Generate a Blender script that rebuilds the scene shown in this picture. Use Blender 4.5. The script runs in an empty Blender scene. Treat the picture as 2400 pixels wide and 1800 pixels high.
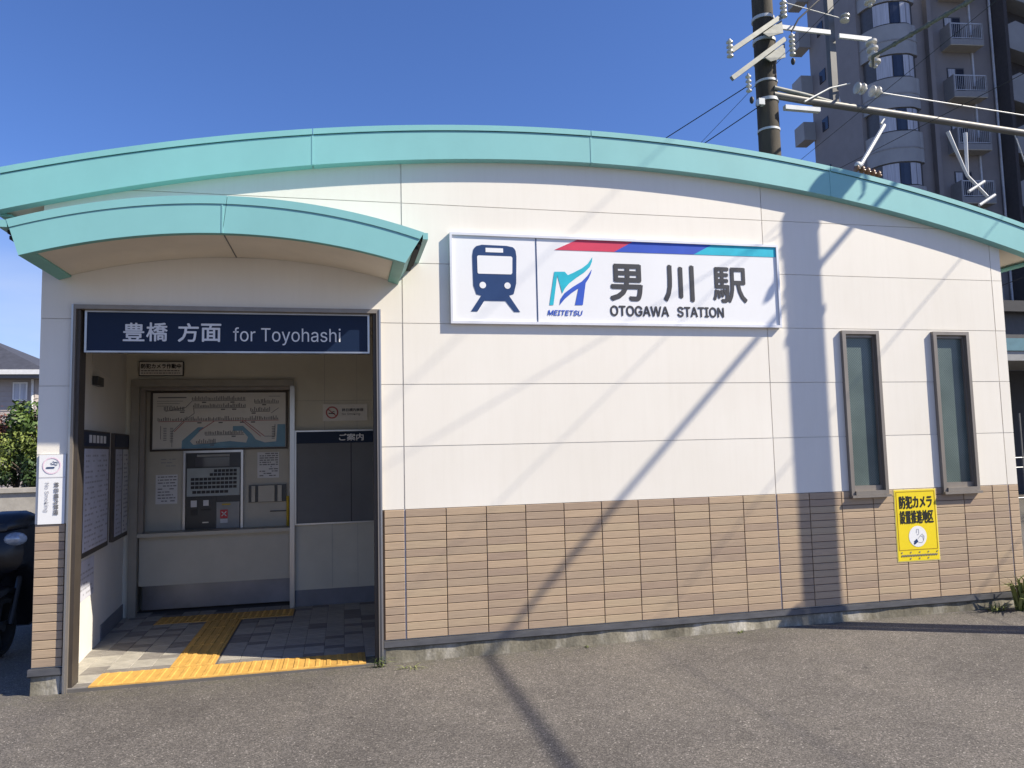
import bpy, bmesh, math, os, random
from mathutils import Vector, Matrix
R = math.radians
random.seed(7)
sc = bpy.context.scene
COL = sc.collection

# ------------------------------------------------------------------ camera
cam_d = bpy.data.cameras.new('camera')
cam = bpy.data.objects.new('camera', cam_d)
COL.objects.link(cam)
YAW, PITCH, ROLL = R(12.756), R(4.786), R(-1.361)
fw = Vector((math.sin(YAW) * math.cos(PITCH), math.cos(YAW) * math.cos(PITCH), math.sin(PITCH)))
rt = Vector((math.cos(YAW), -math.sin(YAW), 0))
up = rt.cross(fw)
r2 = math.cos(ROLL) * rt + math.sin(ROLL) * up
u2 = -math.sin(ROLL) * rt + math.cos(ROLL) * up
cam.matrix_world = Matrix(((r2.x, u2.x, -fw.x, -0.438), (r2.y, u2.y, -fw.y, -5.594), (r2.z, u2.z, -fw.z, 1.539), (0, 0, 0, 1)))
cam_d.sensor_width = 36
cam_d.lens = 36 * 1757.85 / 2400
cam_d.clip_start = 0.05
cam_d.clip_end = 2000
sc.camera = cam

# ------------------------------------------------------------------ sky, sun, exposure
TOSUN = Vector((2.06, -1.0, 1.96)).normalized()
SUN_EL = math.asin(TOSUN.z)
SUN_AZ = math.atan2(TOSUN.x, TOSUN.y)
wd = bpy.data.worlds.new('World')
sc.world = wd
wd.use_nodes = True
nt = wd.node_tree
bg = nt.nodes['Background']
sky = nt.nodes.new('ShaderNodeTexSky')
sky.sky_type = 'NISHITA'
sky.sun_disc = False
sky.sun_elevation = SUN_EL
sky.sun_rotation = SUN_AZ
sky.altitude = 50
sky.air_density = 1.0
sky.dust_density = 0.5
sky.ozone_density = 6.0
tint = nt.nodes.new('ShaderNodeMix')
tint.data_type = 'RGBA'
tint.blend_type = 'MULTIPLY'
tint.inputs[0].default_value = 1
tint.inputs[7].default_value = (0.76, 0.865, 1.18, 1)
nt.links.new(sky.outputs[0], tint.inputs[6])
# thin pale cloud veil low over the horizon, all the way round
wtc = nt.nodes.new('ShaderNodeTexCoord')
wsx = nt.nodes.new('ShaderNodeSeparateXYZ')
nt.links.new(wtc.outputs['Generated'], wsx.inputs[0])
wmr = nt.nodes.new('ShaderNodeMapRange')
wmr.interpolation_type = 'SMOOTHSTEP'
wmr.inputs['From Min'].default_value = 0.34
wmr.inputs['From Max'].default_value = 0.02
nt.links.new(wsx.outputs['Z'], wmr.inputs['Value'])
wmp = nt.nodes.new('ShaderNodeMapping')
wmp.inputs['Scale'].default_value = (2.2, 2.2, 7.0)
nt.links.new(wtc.outputs['Generated'], wmp.inputs['Vector'])
wns = nt.nodes.new('ShaderNodeTexNoise')
wns.inputs['Scale'].default_value = 1.6
wns.inputs['Detail'].default_value = 7
nt.links.new(wmp.outputs[0], wns.inputs['Vector'])
wn2 = nt.nodes.new('ShaderNodeMapRange')
wn2.inputs['From Min'].default_value = 0.35
wn2.inputs['From Max'].default_value = 0.65
wn2.inputs['To Min'].default_value = 0.35
wn2.inputs['To Max'].default_value = 0.9
nt.links.new(wns.outputs['Fac'], wn2.inputs['Value'])
wmul = nt.nodes.new('ShaderNodeMath')
wmul.operation = 'MULTIPLY'
nt.links.new(wmr.outputs[0], wmul.inputs[0])
nt.links.new(wn2.outputs[0], wmul.inputs[1])
veil = nt.nodes.new('ShaderNodeMix')
veil.data_type = 'RGBA'
veil.inputs[7].default_value = (5.3, 5.7, 6.4, 1)
nt.links.new(wmul.outputs[0], veil.inputs[0])
nt.links.new(tint.outputs[2], veil.inputs[6])
nt.links.new(veil.outputs[2], bg.inputs[0])
bg.inputs[1].default_value = 0.087
sun_d = bpy.data.lights.new('sun', 'SUN')
sun_d.energy = 4.9
sun_d.angle = R(0.53)
sun_d.color = (1.0, 0.915, 0.76)
sun = bpy.data.objects.new('sun', sun_d)
COL.objects.link(sun)
sun.rotation_euler = TOSUN.to_track_quat('Z', 'Y').to_euler()
sun.location = (20, -10, 20)
vs = sc.view_settings
vs.view_transform = 'Standard'
vs.look = 'None'
vs.exposure = 0.75
vs.gamma = 1
vs.use_curve_mapping = False


# ------------------------------------------------------------------ materials
def newmat(name):
    m = bpy.data.materials.new(name)
    m.use_nodes = True
    t = m.node_tree
    return m, t, t.nodes['Principled BSDF']


def N(t, kind, **kw):
    n = t.nodes.new(kind)
    for k, v in kw.items():
        if k in n.inputs:
            n.inputs[k].default_value = v
        else:
            setattr(n, k, v)
    return n


def mat(name, col, rough=0.6, metal=0.0, var=0.06, scale=6.0, bump=0.0, bscale=60.0, spec=0.5, rnd=0.0,
        stretch=(1, 1, 1), col2=None, coat=0.0, coord='Object', detail=6):
    """plain surface: base colour with soft noise variation, optional per-object variation and fine relief"""
    m, t, b = newmat(name)
    tc = N(t, 'ShaderNodeTexCoord')
    mp = N(t, 'ShaderNodeMapping')
    mp.inputs['Scale'].default_value = stretch
    t.links.new(tc.outputs[coord], mp.inputs['Vector'])
    ns = N(t, 'ShaderNodeTexNoise', Scale=scale, Detail=detail, Roughness=0.6)
    t.links.new(mp.outputs[0], ns.inputs['Vector'])
    c2 = col2 if col2 else tuple(max(0, c * (1 - var * 2.2)) for c in col)
    c1 = col if col2 else tuple(min(1, c * (1 + var * 0.9)) for c in col)
    cr = N(t, 'ShaderNodeValToRGB')
    cr.color_ramp.elements[0].position = 0.32
    cr.color_ramp.elements[1].position = 0.68
    cr.color_ramp.elements[0].color = (*c2, 1)
    cr.color_ramp.elements[1].color = (*c1, 1)
    t.links.new(ns.outputs['Fac'], cr.inputs[0])
    out = cr.outputs[0]
    if rnd > 0:
        oi = N(t, 'ShaderNodeObjectInfo')
        mr = N(t, 'ShaderNodeMapRange')
        mr.inputs['To Min'].default_value = 1 - rnd
        mr.inputs['To Max'].default_value = 1 + rnd
        t.links.new(oi.outputs['Random'], mr.inputs['Value'])
        hv = N(t, 'ShaderNodeHueSaturation')
        t.links.new(out, hv.inputs['Color'])
        t.links.new(mr.outputs[0], hv.inputs['Value'])
        out = hv.outputs[0]
    t.links.new(out, b.inputs['Base Color'])
    b.inputs['Roughness'].default_value = rough
    b.inputs['Metallic'].default_value = metal
    b.inputs['Specular IOR Level'].default_value = spec
    b.inputs['Coat Weight'].default_value = coat
    if bump > 0:
        n2 = N(t, 'ShaderNodeTexNoise', Scale=bscale, Detail=4)
        t.links.new(mp.outputs[0], n2.inputs['Vector'])
        bp = N(t, 'ShaderNodeBump', Strength=bump, Distance=0.01)
        t.links.new(n2.outputs['Fac'], bp.inputs['Height'])
        t.links.new(bp.outputs[0], b.inputs['Normal'])
    return m


def ramp(t, src, stops):
    cr = N(t, 'ShaderNodeValToRGB')
    e = cr.color_ramp.elements
    while len(e) < len(stops):
        e.new(0.5)
    for i, (p, c) in enumerate(stops):
        e[i].position = p
        e[i].color = (*c, 1) if len(c) == 3 else c
    t.links.new(src, cr.inputs[0])
    return cr.outputs[0]


def mixc(t, fac, a, b, mode='MIX'):
    n = N(t, 'ShaderNodeMix', data_type='RGBA', blend_type=mode)
    for s, v in ((0, fac), (6, a), (7, b)):
        if hasattr(v, 'links'):
            t.links.new(v, n.inputs[s])
        else:
            n.inputs[s].default_value = v if s == 0 else (*v, 1) if len(v) == 3 else v
    return n.outputs[2]


def asphalt_mat():
    m, t, b = newmat('asphalt')
    tc = N(t, 'ShaderNodeTexCoord')
    P = tc.outputs['Object']
    vo = N(t, 'ShaderNodeTexVoronoi', Scale=150.0)
    t.links.new(P, vo.inputs['Vector'])
    n1 = N(t, 'ShaderNodeTexNoise', Scale=230.0, Detail=3)
    t.links.new(P, n1.inputs['Vector'])
    n2 = N(t, 'ShaderNodeTexNoise', Scale=0.9, Detail=7, Roughness=0.65)
    t.links.new(P, n2.inputs['Vector'])
    n3 = N(t, 'ShaderNodeTexNoise', Scale=9.0, Detail=6, Roughness=0.7)
    t.links.new(P, n3.inputs['Vector'])
    sep = N(t, 'ShaderNodeSeparateColor')
    t.links.new(vo.outputs['Color'], sep.inputs[0])
    stone = ramp(t, sep.outputs[0], [(0, (0.070, 0.064, 0.060)), (0.45, (0.122, 0.111, 0.102)), (0.8, (0.168, 0.152, 0.139)), (0.97, (0.205, 0.187, 0.172)), (1.0, (0.40, 0.37, 0.34))])
    fine = ramp(t, n1.outputs['Fac'], [(0.3, (0.55, 0.55, 0.55)), (0.7, (1.35, 1.35, 1.35))])
    c = mixc(t, 0.75, stone, fine, 'MULTIPLY')
    big = ramp(t, n2.outputs['Fac'], [(0.32, (0.74, 0.73, 0.73)), (0.5, (0.98, 0.97, 0.96)), (0.68, (1.16, 1.14, 1.10))])
    c = mixc(t, 1.0, c, big, 'MULTIPLY')
    med = ramp(t, n3.outputs['Fac'], [(0.25, (0.82, 0.82, 0.80)), (0.75, (1.12, 1.12, 1.12))])
    c = mixc(t, 0.8, c, med, 'MULTIPLY')
    # dirt and moss washed up along the foot of the building
    sx = N(t, 'ShaderNodeSeparateXYZ')
    t.links.new(P, sx.inputs[0])
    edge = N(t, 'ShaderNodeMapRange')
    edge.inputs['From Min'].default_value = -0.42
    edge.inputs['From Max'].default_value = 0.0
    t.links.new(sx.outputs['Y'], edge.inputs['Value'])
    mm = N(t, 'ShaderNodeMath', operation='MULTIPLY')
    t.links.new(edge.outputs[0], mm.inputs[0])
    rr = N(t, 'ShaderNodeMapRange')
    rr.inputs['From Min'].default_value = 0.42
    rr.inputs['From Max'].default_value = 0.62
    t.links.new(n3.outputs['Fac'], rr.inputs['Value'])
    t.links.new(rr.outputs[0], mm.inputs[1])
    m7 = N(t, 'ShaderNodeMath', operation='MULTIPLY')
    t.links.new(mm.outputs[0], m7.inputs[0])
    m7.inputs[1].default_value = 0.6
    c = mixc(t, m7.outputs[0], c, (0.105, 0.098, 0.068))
    # small dark gum / oil spots
    v2 = N(t, 'ShaderNodeTexVoronoi', Scale=2.3)
    t.links.new(P, v2.inputs['Vector'])
    sp = ramp(t, v2.outputs['Distance'], [(0.030, (1, 1, 1)), (0.05, (0, 0, 0))])
    s2 = N(t, 'ShaderNodeMath', operation='MULTIPLY')
    t.links.new(sp, s2.inputs[0])
    s2.inputs[1].default_value = 0.6
    c = mixc(t, s2.outputs[0], c, (0.035, 0.032, 0.03))
    t.links.new(c, b.inputs['Base Color'])
    b.inputs['Roughness'].default_value = 0.88
    b.inputs['Specular IOR Level'].default_value = 0.35
    bp = N(t, 'ShaderNodeBump', Strength=0.55, Distance=0.006)
    t.links.new(sep.outputs[1], bp.inputs['Height'])
    bp2 = N(t, 'ShaderNodeBump', Strength=0.5, Distance=0.004)
    t.links.new(n1.outputs['Fac'], bp2.inputs['Height'])
    t.links.new(bp.outputs[0], bp2.inputs['Normal'])
    t.links.new(bp2.outputs[0], b.inputs['Normal'])
    return m


def siding_mat():
    m, t, b = newmat('cream_siding')
    tc = N(t, 'ShaderNodeTexCoord')
    P = tc.outputs['Object']
    mp = N(t, 'ShaderNodeMapping')
    mp.inputs['Scale'].default_value = (9, 1, 0.7)
    t.links.new(P, mp.inputs['Vector'])
    st = N(t, 'ShaderNodeTexNoise', Scale=2.0, Detail=8, Roughness=0.65)
    t.links.new(mp.outputs[0], st.inputs['Vector'])
    bl = N(t, 'ShaderNodeTexNoise', Scale=1.1, Detail=5)
    t.links.new(P, bl.inputs['Vector'])
    base = ramp(t, bl.outputs['Fac'], [(0.3, (0.755, 0.712, 0.632)), (0.7, (0.800, 0.760, 0.685))])
    streak = ramp(t, st.outputs['Fac'], [(0.25, (0.93, 0.925, 0.91)), (0.55, (1, 1, 1))])
    c = mixc(t, 0.45, base, streak, 'MULTIPLY')
    oi = N(t, 'ShaderNodeObjectInfo')
    mr = N(t, 'ShaderNodeMapRange')
    mr.inputs['To Min'].default_value = 0.97
    mr.inputs['To Max'].default_value = 1.02
    t.links.new(oi.outputs['Random'], mr.inputs['Value'])
    hv = N(t, 'ShaderNodeHueSaturation')
    t.links.new(c, hv.inputs['Color'])
    t.links.new(mr.outputs[0], hv.inputs['Value'])
    t.links.new(hv.outputs[0], b.inputs['Base Color'])
    b.inputs['Roughness'].default_value = 0.55
    b.inputs['Specular IOR Level'].default_value = 0.4
    n2 = N(t, 'ShaderNodeTexNoise', Scale=240, Detail=3)
    t.links.new(P, n2.inputs['Vector'])
    bp = N(t, 'ShaderNodeBump', Strength=0.12, Distance=0.003)
    t.links.new(n2.outputs['Fac'], bp.inputs['Height'])
    t.links.new(bp.outputs[0], b.inputs['Normal'])
    return m


def tile_mat():
    m, t, b = newmat('tan_tile')
    tc = N(t, 'ShaderNodeTexCoord')
    oi = N(t, 'ShaderNodeObjectInfo')
    base = ramp(t, oi.outputs['Random'], [(0.0, (0.455, 0.338, 0.232)), (0.3, (0.420, 0.314, 0.216)), (0.5, (0.440, 0.338, 0.228)), (0.62, (0.355, 0.264, 0.192)), (0.8, (0.385, 0.294, 0.208)), (1.0, (0.335, 0.246, 0.184))])
    ad = N(t, 'ShaderNodeVectorMath', operation='ADD')
    t.links.new(tc.outputs['Object'], ad.inputs[0])
    cmb = N(t, 'ShaderNodeCombineXYZ')
    ml = N(t, 'ShaderNodeMath', operation='MULTIPLY')
    t.links.new(oi.outputs['Random'], ml.inputs[0])
    ml.inputs[1].default_value = 60
    t.links.new(ml.outputs[0], cmb.inputs[0])
    t.links.new(ml.outputs[0], cmb.inputs[2])
    t.links.new(cmb.outputs[0], ad.inputs[1])
    mp = N(t, 'ShaderNodeMapping')
    mp.inputs['Scale'].default_value = (4, 4, 95)
    t.links.new(ad.outputs[0], mp.inputs['Vector'])
    ns = N(t, 'ShaderNodeTexNoise', Scale=1.6, Detail=5, Roughness=0.6)
    t.links.new(mp.outputs[0], ns.inputs['Vector'])
    g = ramp(t, ns.outputs['Fac'], [(0.3, (0.84, 0.83, 0.82)), (0.7, (1.12, 1.11, 1.08))])
    c = mixc(t, 0.9, base, g, 'MULTIPLY')
    t.links.new(c, b.inputs['Base Color'])
    b.inputs['Roughness'].default_value = 0.62
    b.inputs['Specular IOR Level'].default_value = 0.35
    bp = N(t, 'ShaderNodeBump', Strength=0.5, Distance=0.002)
    t.links.new(ns.outputs['Fac'], bp.inputs['Height'])
    t.links.new(bp.outputs[0], b.inputs['Normal'])
    return m


def plinth_mat():
    m, t, b = newmat('stained_concrete')
    tc = N(t, 'ShaderNodeTexCoord')
    P = tc.outputs['Object']
    n1 = N(t, 'ShaderNodeTexNoise', Scale=5.0, Detail=8, Roughness=0.7)
    mp = N(t, 'ShaderNodeMapping')
    mp.inputs['Scale'].default_value = (1, 1, 0.45)
    t.links.new(P, mp.inputs['Vector'])
    t.links.new(mp.outputs[0], n1.inputs['Vector'])
    n2 = N(t, 'ShaderNodeTexNoise', Scale=0.55, Detail=4)
    t.links.new(P, n2.inputs['Vector'])
    n3 = N(t, 'ShaderNodeTexNoise', Scale=60, Detail=4)
    t.links.new(P, n3.inputs['Vector'])
    c = ramp(t, n1.outputs['Fac'], [(0.3, (0.085, 0.075, 0.055)), (0.5, (0.21, 0.195, 0.155)), (0.68, (0.43, 0.41, 0.37))])
    c2 = ramp(t, n2.outputs['Fac'], [(0.4, (0.62, 0.6, 0.54)), (0.62, (1.45, 1.42, 1.38))])
    c = mixc(t, 0.9, c, c2, 'MULTIPLY')
    c3 = ramp(t, n3.outputs['Fac'], [(0.3, (0.75, 0.75, 0.75)), (0.7, (1.15, 1.15, 1.15))])
    c = mixc(t, 0.6, c, c3, 'MULTIPLY')
    t.links.new(c, b.inputs['Base Color'])
    b.inputs['Roughness'].default_value = 0.9
    bp = N(t, 'ShaderNodeBump', Strength=0.5, Distance=0.006)
    t.links.new(n3.outputs['Fac'], bp.inputs['Height'])
    t.links.new(bp.outputs[0], b.inputs['Normal'])
    return m


def wired_glass_mat():
    m, t, b = newmat('wired_glass')
    tc = N(t, 'ShaderNodeTexCoord')
    mp = N(t, 'ShaderNodeMapping')
    mp.inputs['Rotation'].default_value = (0, R(45), 0)
    t.links.new(tc.outputs['Object'], mp.inputs['Vector'])
    sx = N(t, 'ShaderNodeSeparateXYZ')
    t.links.new(mp.outputs[0], sx.inputs[0])
    res = []
    for o in ('X', 'Z'):
        ml = N(t, 'ShaderNodeMath', operation='MULTIPLY')
        t.links.new(sx.outputs[o], ml.inputs[0])
        ml.inputs[1].default_value = 62
        fr = N(t, 'ShaderNodeMath', operation='FRACT')
        t.links.new(ml.outputs[0], fr.inputs[0])
        lt = N(t, 'ShaderNodeMath', operation='LESS_THAN')
        t.links.new(fr.outputs[0], lt.inputs[0])
        lt.inputs[1].default_value = 0.14
        res.append(lt.outputs[0])
    mx = N(t, 'ShaderNodeMath', operation='MAXIMUM')
    t.links.new(res[0], mx.inputs[0])
    t.links.new(res[1], mx.inputs[1])
    n = N(t, 'ShaderNodeTexNoise', Scale=2.4, Detail=3)
    t.links.new(tc.outputs['Object'], n.inputs['Vector'])
    base = ramp(t, n.outputs['Fac'], [(0.3, (0.070, 0.100, 0.094)), (0.7, (0.135, 0.180, 0.170))])
    c = mixc(t, mx.outputs[0], base, (0.05, 0.065, 0.062))
    t.links.new(c, b.inputs['Base Color'])
    b.inputs['Roughness'].default_value = 0.28
    b.inputs['IOR'].default_value = 1.5
    n2 = N(t, 'ShaderNodeTexNoise', Scale=120, Detail=2)
    t.links.new(tc.outputs['Object'], n2.inputs['Vector'])
    bp = N(t, 'ShaderNodeBump', Strength=0.15, Distance=0.003)
    t.links.new(n2.outputs['Fac'], bp.inputs['Height'])
    t.links.new(bp.outputs[0], b.inputs['Normal'])
    return m


def floor_tile_mat(name, col, rnd):
    return mat(name, col, rough=0.7, var=0.10, scale=14, bump=0.25, bscale=180, rnd=rnd)


def leaf_mat(name, c1, c2):
    m, t, b = newmat(name)
    tc = N(t, 'ShaderNodeTexCoord')
    n = N(t, 'ShaderNodeTexNoise', Scale=3.2, Detail=5)
    t.links.new(tc.outputs['Object'], n.inputs['Vector'])
    c = ramp(t, n.outputs['Fac'], [(0.35, c1), (0.65, c2)])
    t.links.new(c, b.inputs['Base Color'])
    b.inputs['Roughness'].default_value = 0.55
    b.inputs['Subsurface Weight'].default_value = 0.0
    return m


M = {}
M['asphalt'] = asphalt_mat()
M['siding'] = siding_mat()
M['sealant'] = mat('joint_sealant', (0.66, 0.64, 0.60), 0.8)
M['tile_joint'] = mat('tile_joint', (0.13, 0.095, 0.07), 0.9)
M['tile_seal'] = mat('tile_sealant', (0.40, 0.40, 0.43), 0.7)
M['tile'] = tile_mat()
M['plinth'] = plinth_mat()
M['flash'] = mat('dark_flashing', (0.105, 0.105, 0.112), 0.45, 0.3, var=0.12, scale=8, stretch=(1, 1, 4))
M['teal'] = mat('teal_fascia', (0.225, 0.495, 0.490), 0.45, var=0.028, scale=2.0, bump=0.06, bscale=5, stretch=(1.2, 1, 0.8))
M['teal_dark'] = mat('teal_trim', (0.175, 0.43, 0.375), 0.5, var=0.06, scale=3)
M['soffit'] = mat('beige_soffit', (0.74, 0.67, 0.555), 0.75, var=0.05, scale=2)
M['roof'] = mat('teal_roof_sheet', (0.20, 0.47, 0.43), 0.5, var=0.06, scale=2)
M['comb'] = mat('black_foam_closer', (0.015, 0.016, 0.016), 0.8)
M['bronze'] = mat('bronze_aluminium', (0.270, 0.240, 0.210), 0.45, 0.45, var=0.06, scale=9, stretch=(1, 1, 0.2))
M['bronze_dark'] = mat('dark_bronze', (0.075, 0.062, 0.052), 0.5, 0.4)
M['steel'] = mat('stainless_steel', (0.50, 0.49, 0.48), 0.34, 0.9, var=0.08, scale=5, stretch=(1, 1, 0.15))
M['glass'] = wired_glass_mat()
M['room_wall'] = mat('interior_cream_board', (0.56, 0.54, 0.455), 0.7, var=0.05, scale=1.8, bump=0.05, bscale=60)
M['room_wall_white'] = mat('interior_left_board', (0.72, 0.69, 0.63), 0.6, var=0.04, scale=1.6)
M['ceiling'] = mat('interior_ceiling', (0.45, 0.43, 0.39), 0.8)
M['skirting'] = mat('dark_skirting', (0.17, 0.175, 0.20), 0.5)
M['floor_joint'] = mat('floor_grout', (0.13, 0.12, 0.11), 0.9)
M['ft_light'] = floor_tile_mat('pale_floor_tile', (0.38, 0.355, 0.31), 0.10)
M['ft_dark'] = floor_tile_mat('grey_floor_tile', (0.225, 0.207, 0.19), 0.08)
M['tactile'] = mat('yellow_tactile', (0.62, 0.355, 0.085), 0.6, var=0.10, scale=11, bump=0.2, bscale=90, rnd=0.05)
M['cream_panel'] = mat('cream_steel_panel', (0.46, 0.43, 0.355), 0.45, var=0.03)
M['panel_grey'] = mat('grey_panel', (0.30, 0.30, 0.29), 0.5)
M['white'] = mat('white_panel', (0.80, 0.80, 0.80), 0.35, var=0.015, scale=2)
M['frame_white'] = mat('sign_frame', (0.74, 0.74, 0.76), 0.4, 0.2, var=0.03)
M['navy'] = mat('navy_print', (0.020, 0.050, 0.145), 0.35, var=0.05)
M['navy_sign'] = mat('navy_sign_face', (0.006, 0.017, 0.050), 0.45, var=0.05, scale=2, spec=0.25)
M['charcoal'] = mat('charcoal_print', (0.035, 0.035, 0.042), 0.5)
M['red'] = mat('red_print', (0.62, 0.045, 0.095), 0.4)
M['blue'] = mat('blue_print', (0.030, 0.085, 0.50), 0.4)
M['cyan'] = mat('cyan_print', (0.015, 0.46, 0.60), 0.4)
M['logo_teal'] = mat('logo_teal', (0.02, 0.46, 0.58), 0.4)
M['logo_blue'] = mat('logo_blue', (0.035, 0.10, 0.52), 0.4)
M['pale_text'] = mat('pale_lettering', (0.72, 0.73, 0.76), 0.4)
M['yellow'] = mat('yellow_sheet', (0.83, 0.64, 0.012), 0.45, var=0.02)
M['yellow_edge'] = mat('pale_yellow_border', (0.86, 0.74, 0.20), 0.5)
M['gold_line'] = mat('gold_line', (0.45, 0.27, 0.01), 0.5)
M['black'] = mat('black_print', (0.012, 0.012, 0.013), 0.5)
M['paper'] = mat('paper', (0.66, 0.66, 0.66), 0.7, var=0.03)
M['paper_blue'] = mat('bluish_paper', (0.55, 0.56, 0.64), 0.6, var=0.05)
M['ink'] = mat('small_print', (0.16, 0.16, 0.17), 0.7)
M['ink_pale'] = mat('faded_print', (0.36, 0.36, 0.40), 0.7)
M['pink'] = mat('pink_print', (0.82, 0.64, 0.72), 0.6)
M['map_blue'] = mat('map_water', (0.16, 0.32, 0.44), 0.5)
M['map_red'] = mat('map_red', (0.42, 0.10, 0.10), 0.5)
M['map_board'] = mat('map_board', (0.64, 0.62, 0.57), 0.4, var=0.02)
M['machine_dark'] = mat('machine_dark', (0.028, 0.029, 0.032), 0.35)
M['machine_grey'] = mat('machine_grey', (0.36, 0.40, 0.40), 0.45)
M['screen'] = mat('screen_glass', (0.10, 0.105, 0.12), 0.08)
M['sticker_red'] = mat('sticker_red', (0.55, 0.03, 0.04), 0.5)
M['amber'] = mat('yellow_handle', (0.55, 0.38, 0.03), 0.5)
M['pin_board'] = mat('grey_pin_board', (0.14, 0.145, 0.15), 0.6, var=0.06, scale=3)
M['trim_metal'] = mat('alcove_trim_metal', (0.30, 0.28, 0.24), 0.45, 0.3, var=0.05)
M['kick'] = mat('kick_plate_steel', (0.20, 0.21, 0.25), 0.35, 0.8, var=0.1, scale=3)
M['galv_shaded'] = mat('galvanised_shade_tone', (0.20, 0.205, 0.19), 0.6, 0.2, var=0.12, scale=8)  # galvanised steel with the shade on the pole arms put into its colour
M['pole_dark'] = mat('weathered_concrete_pole', (0.060, 0.048, 0.034), 0.85, var=0.25, scale=5, stretch=(1, 1, 0.25), bump=0.2, bscale=40)
M['galv'] = mat('galvanised_steel', (0.42, 0.43, 0.43), 0.5, 0.35, var=0.10, scale=7)
M['galv_white'] = mat('pale_painted_steel', (0.52, 0.53, 0.54), 0.5, 0.1, var=0.05, scale=7)
M['grey_post'] = mat('grey_painted_post', (0.115, 0.112, 0.108), 0.5, 0.2, var=0.06)
M['porcelain'] = mat('porcelain', (0.50, 0.48, 0.44), 0.25, var=0.06, scale=12)
M['porcelain_brown'] = mat('brown_porcelain', (0.20, 0.11, 0.06), 0.3, var=0.15, scale=12)
M['cable'] = mat('black_cable', (0.020, 0.021, 0.023), 0.6)
M['cable_grey'] = mat('wrapped_cable', (0.145, 0.145, 0.118), 0.7, var=0.25, scale=20)
M['tower'] = mat('tower_grey_tile', (0.250, 0.232, 0.230), 0.75, var=0.05, scale=0.9, bump=0.05, bscale=30)
M['tower_bay'] = mat('tower_bay_render', (0.345, 0.350, 0.355), 0.75, var=0.06, scale=0.7)
M['tower_trim'] = mat('tower_slab_edge', (0.29, 0.29, 0.295), 0.8, var=0.05)
M['tower_dark'] = mat('tower_dark_face', (0.075, 0.070, 0.072), 0.85, var=0.06)  # dark tone that paints the corridor's shade; also colours the stair pier
M['tower_under'] = mat('tower_soffit_bounce_tint', (0.55, 0.50, 0.40), 0.85, var=0.05)  # light yellowish tone paints bounced light onto the balcony undersides
M['rail'] = mat('balcony_rail', (0.60, 0.61, 0.63), 0.5, 0.3)
M['win_frame'] = mat('window_frame_dark', (0.10, 0.10, 0.105), 0.5, 0.3)
M['curtain'] = mat('pale_curtain', (0.50, 0.52, 0.58), 0.8, var=0.14, scale=3, stretch=(9, 9, 0.2))
M['pane_dark'] = mat('dark_pane', (0.03, 0.035, 0.055), 0.06)
M['house_wall'] = mat('tan_lap_siding', (0.40, 0.355, 0.335), 0.8, var=0.03)
M['house_roof'] = mat('slate_roof', (0.055, 0.058, 0.075), 0.7, var=0.14, scale=5)
M['white_trim'] = mat('white_gutter', (0.74, 0.74, 0.74), 0.5)
M['house_soffit'] = mat('dark_eave', (0.13, 0.13, 0.135), 0.8)
M['con_wall'] = mat('garden_concrete', (0.42, 0.39, 0.34), 0.9, var=0.12, scale=2.2, bump=0.2, bscale=30)
M['leaf_a'] = leaf_mat('leaf_green', (0.035, 0.075, 0.014), (0.12, 0.18, 0.035))
M['leaf_b'] = leaf_mat('leaf_yellow_green', (0.075, 0.115, 0.018), (0.20, 0.24, 0.05))
M['leaf_c'] = leaf_mat('leaf_red', (0.085, 0.030, 0.018), (0.20, 0.060, 0.035))
M['leaf_d'] = leaf_mat('leaf_dark', (0.018, 0.040, 0.010), (0.055, 0.095, 0.022))
M['grass'] = leaf_mat('weed_blade', (0.09, 0.13, 0.03), (0.26, 0.28, 0.10))
M['bark'] = mat('bark', (0.09, 0.065, 0.045), 0.9, var=0.2)
M['gloss_black'] = mat('scooter_black_paint', (0.008, 0.008, 0.010), 0.30, coat=0.0, var=0.02)
M['tyre'] = mat('tyre_rubber', (0.015, 0.015, 0.015), 0.9)
M['lens'] = mat('headlight_lens', (0.45, 0.50, 0.58), 0.06, 0.3, var=0.2, scale=20)
M['chrome'] = mat('chrome', (0.6, 0.6, 0.62), 0.15, 1.0)
M['shelter_teal'] = mat('shelter_teal_edge', (0.10, 0.21, 0.25), 0.5)
M['shelter_dark'] = mat('shelter_dark', (0.045, 0.045, 0.05), 0.8)
M['fence'] = mat('mesh_fence', (0.09, 0.09, 0.09), 0.7)
M['far_roof'] = mat('far_wall_dark', (0.09, 0.09, 0.095), 0.8)


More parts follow.
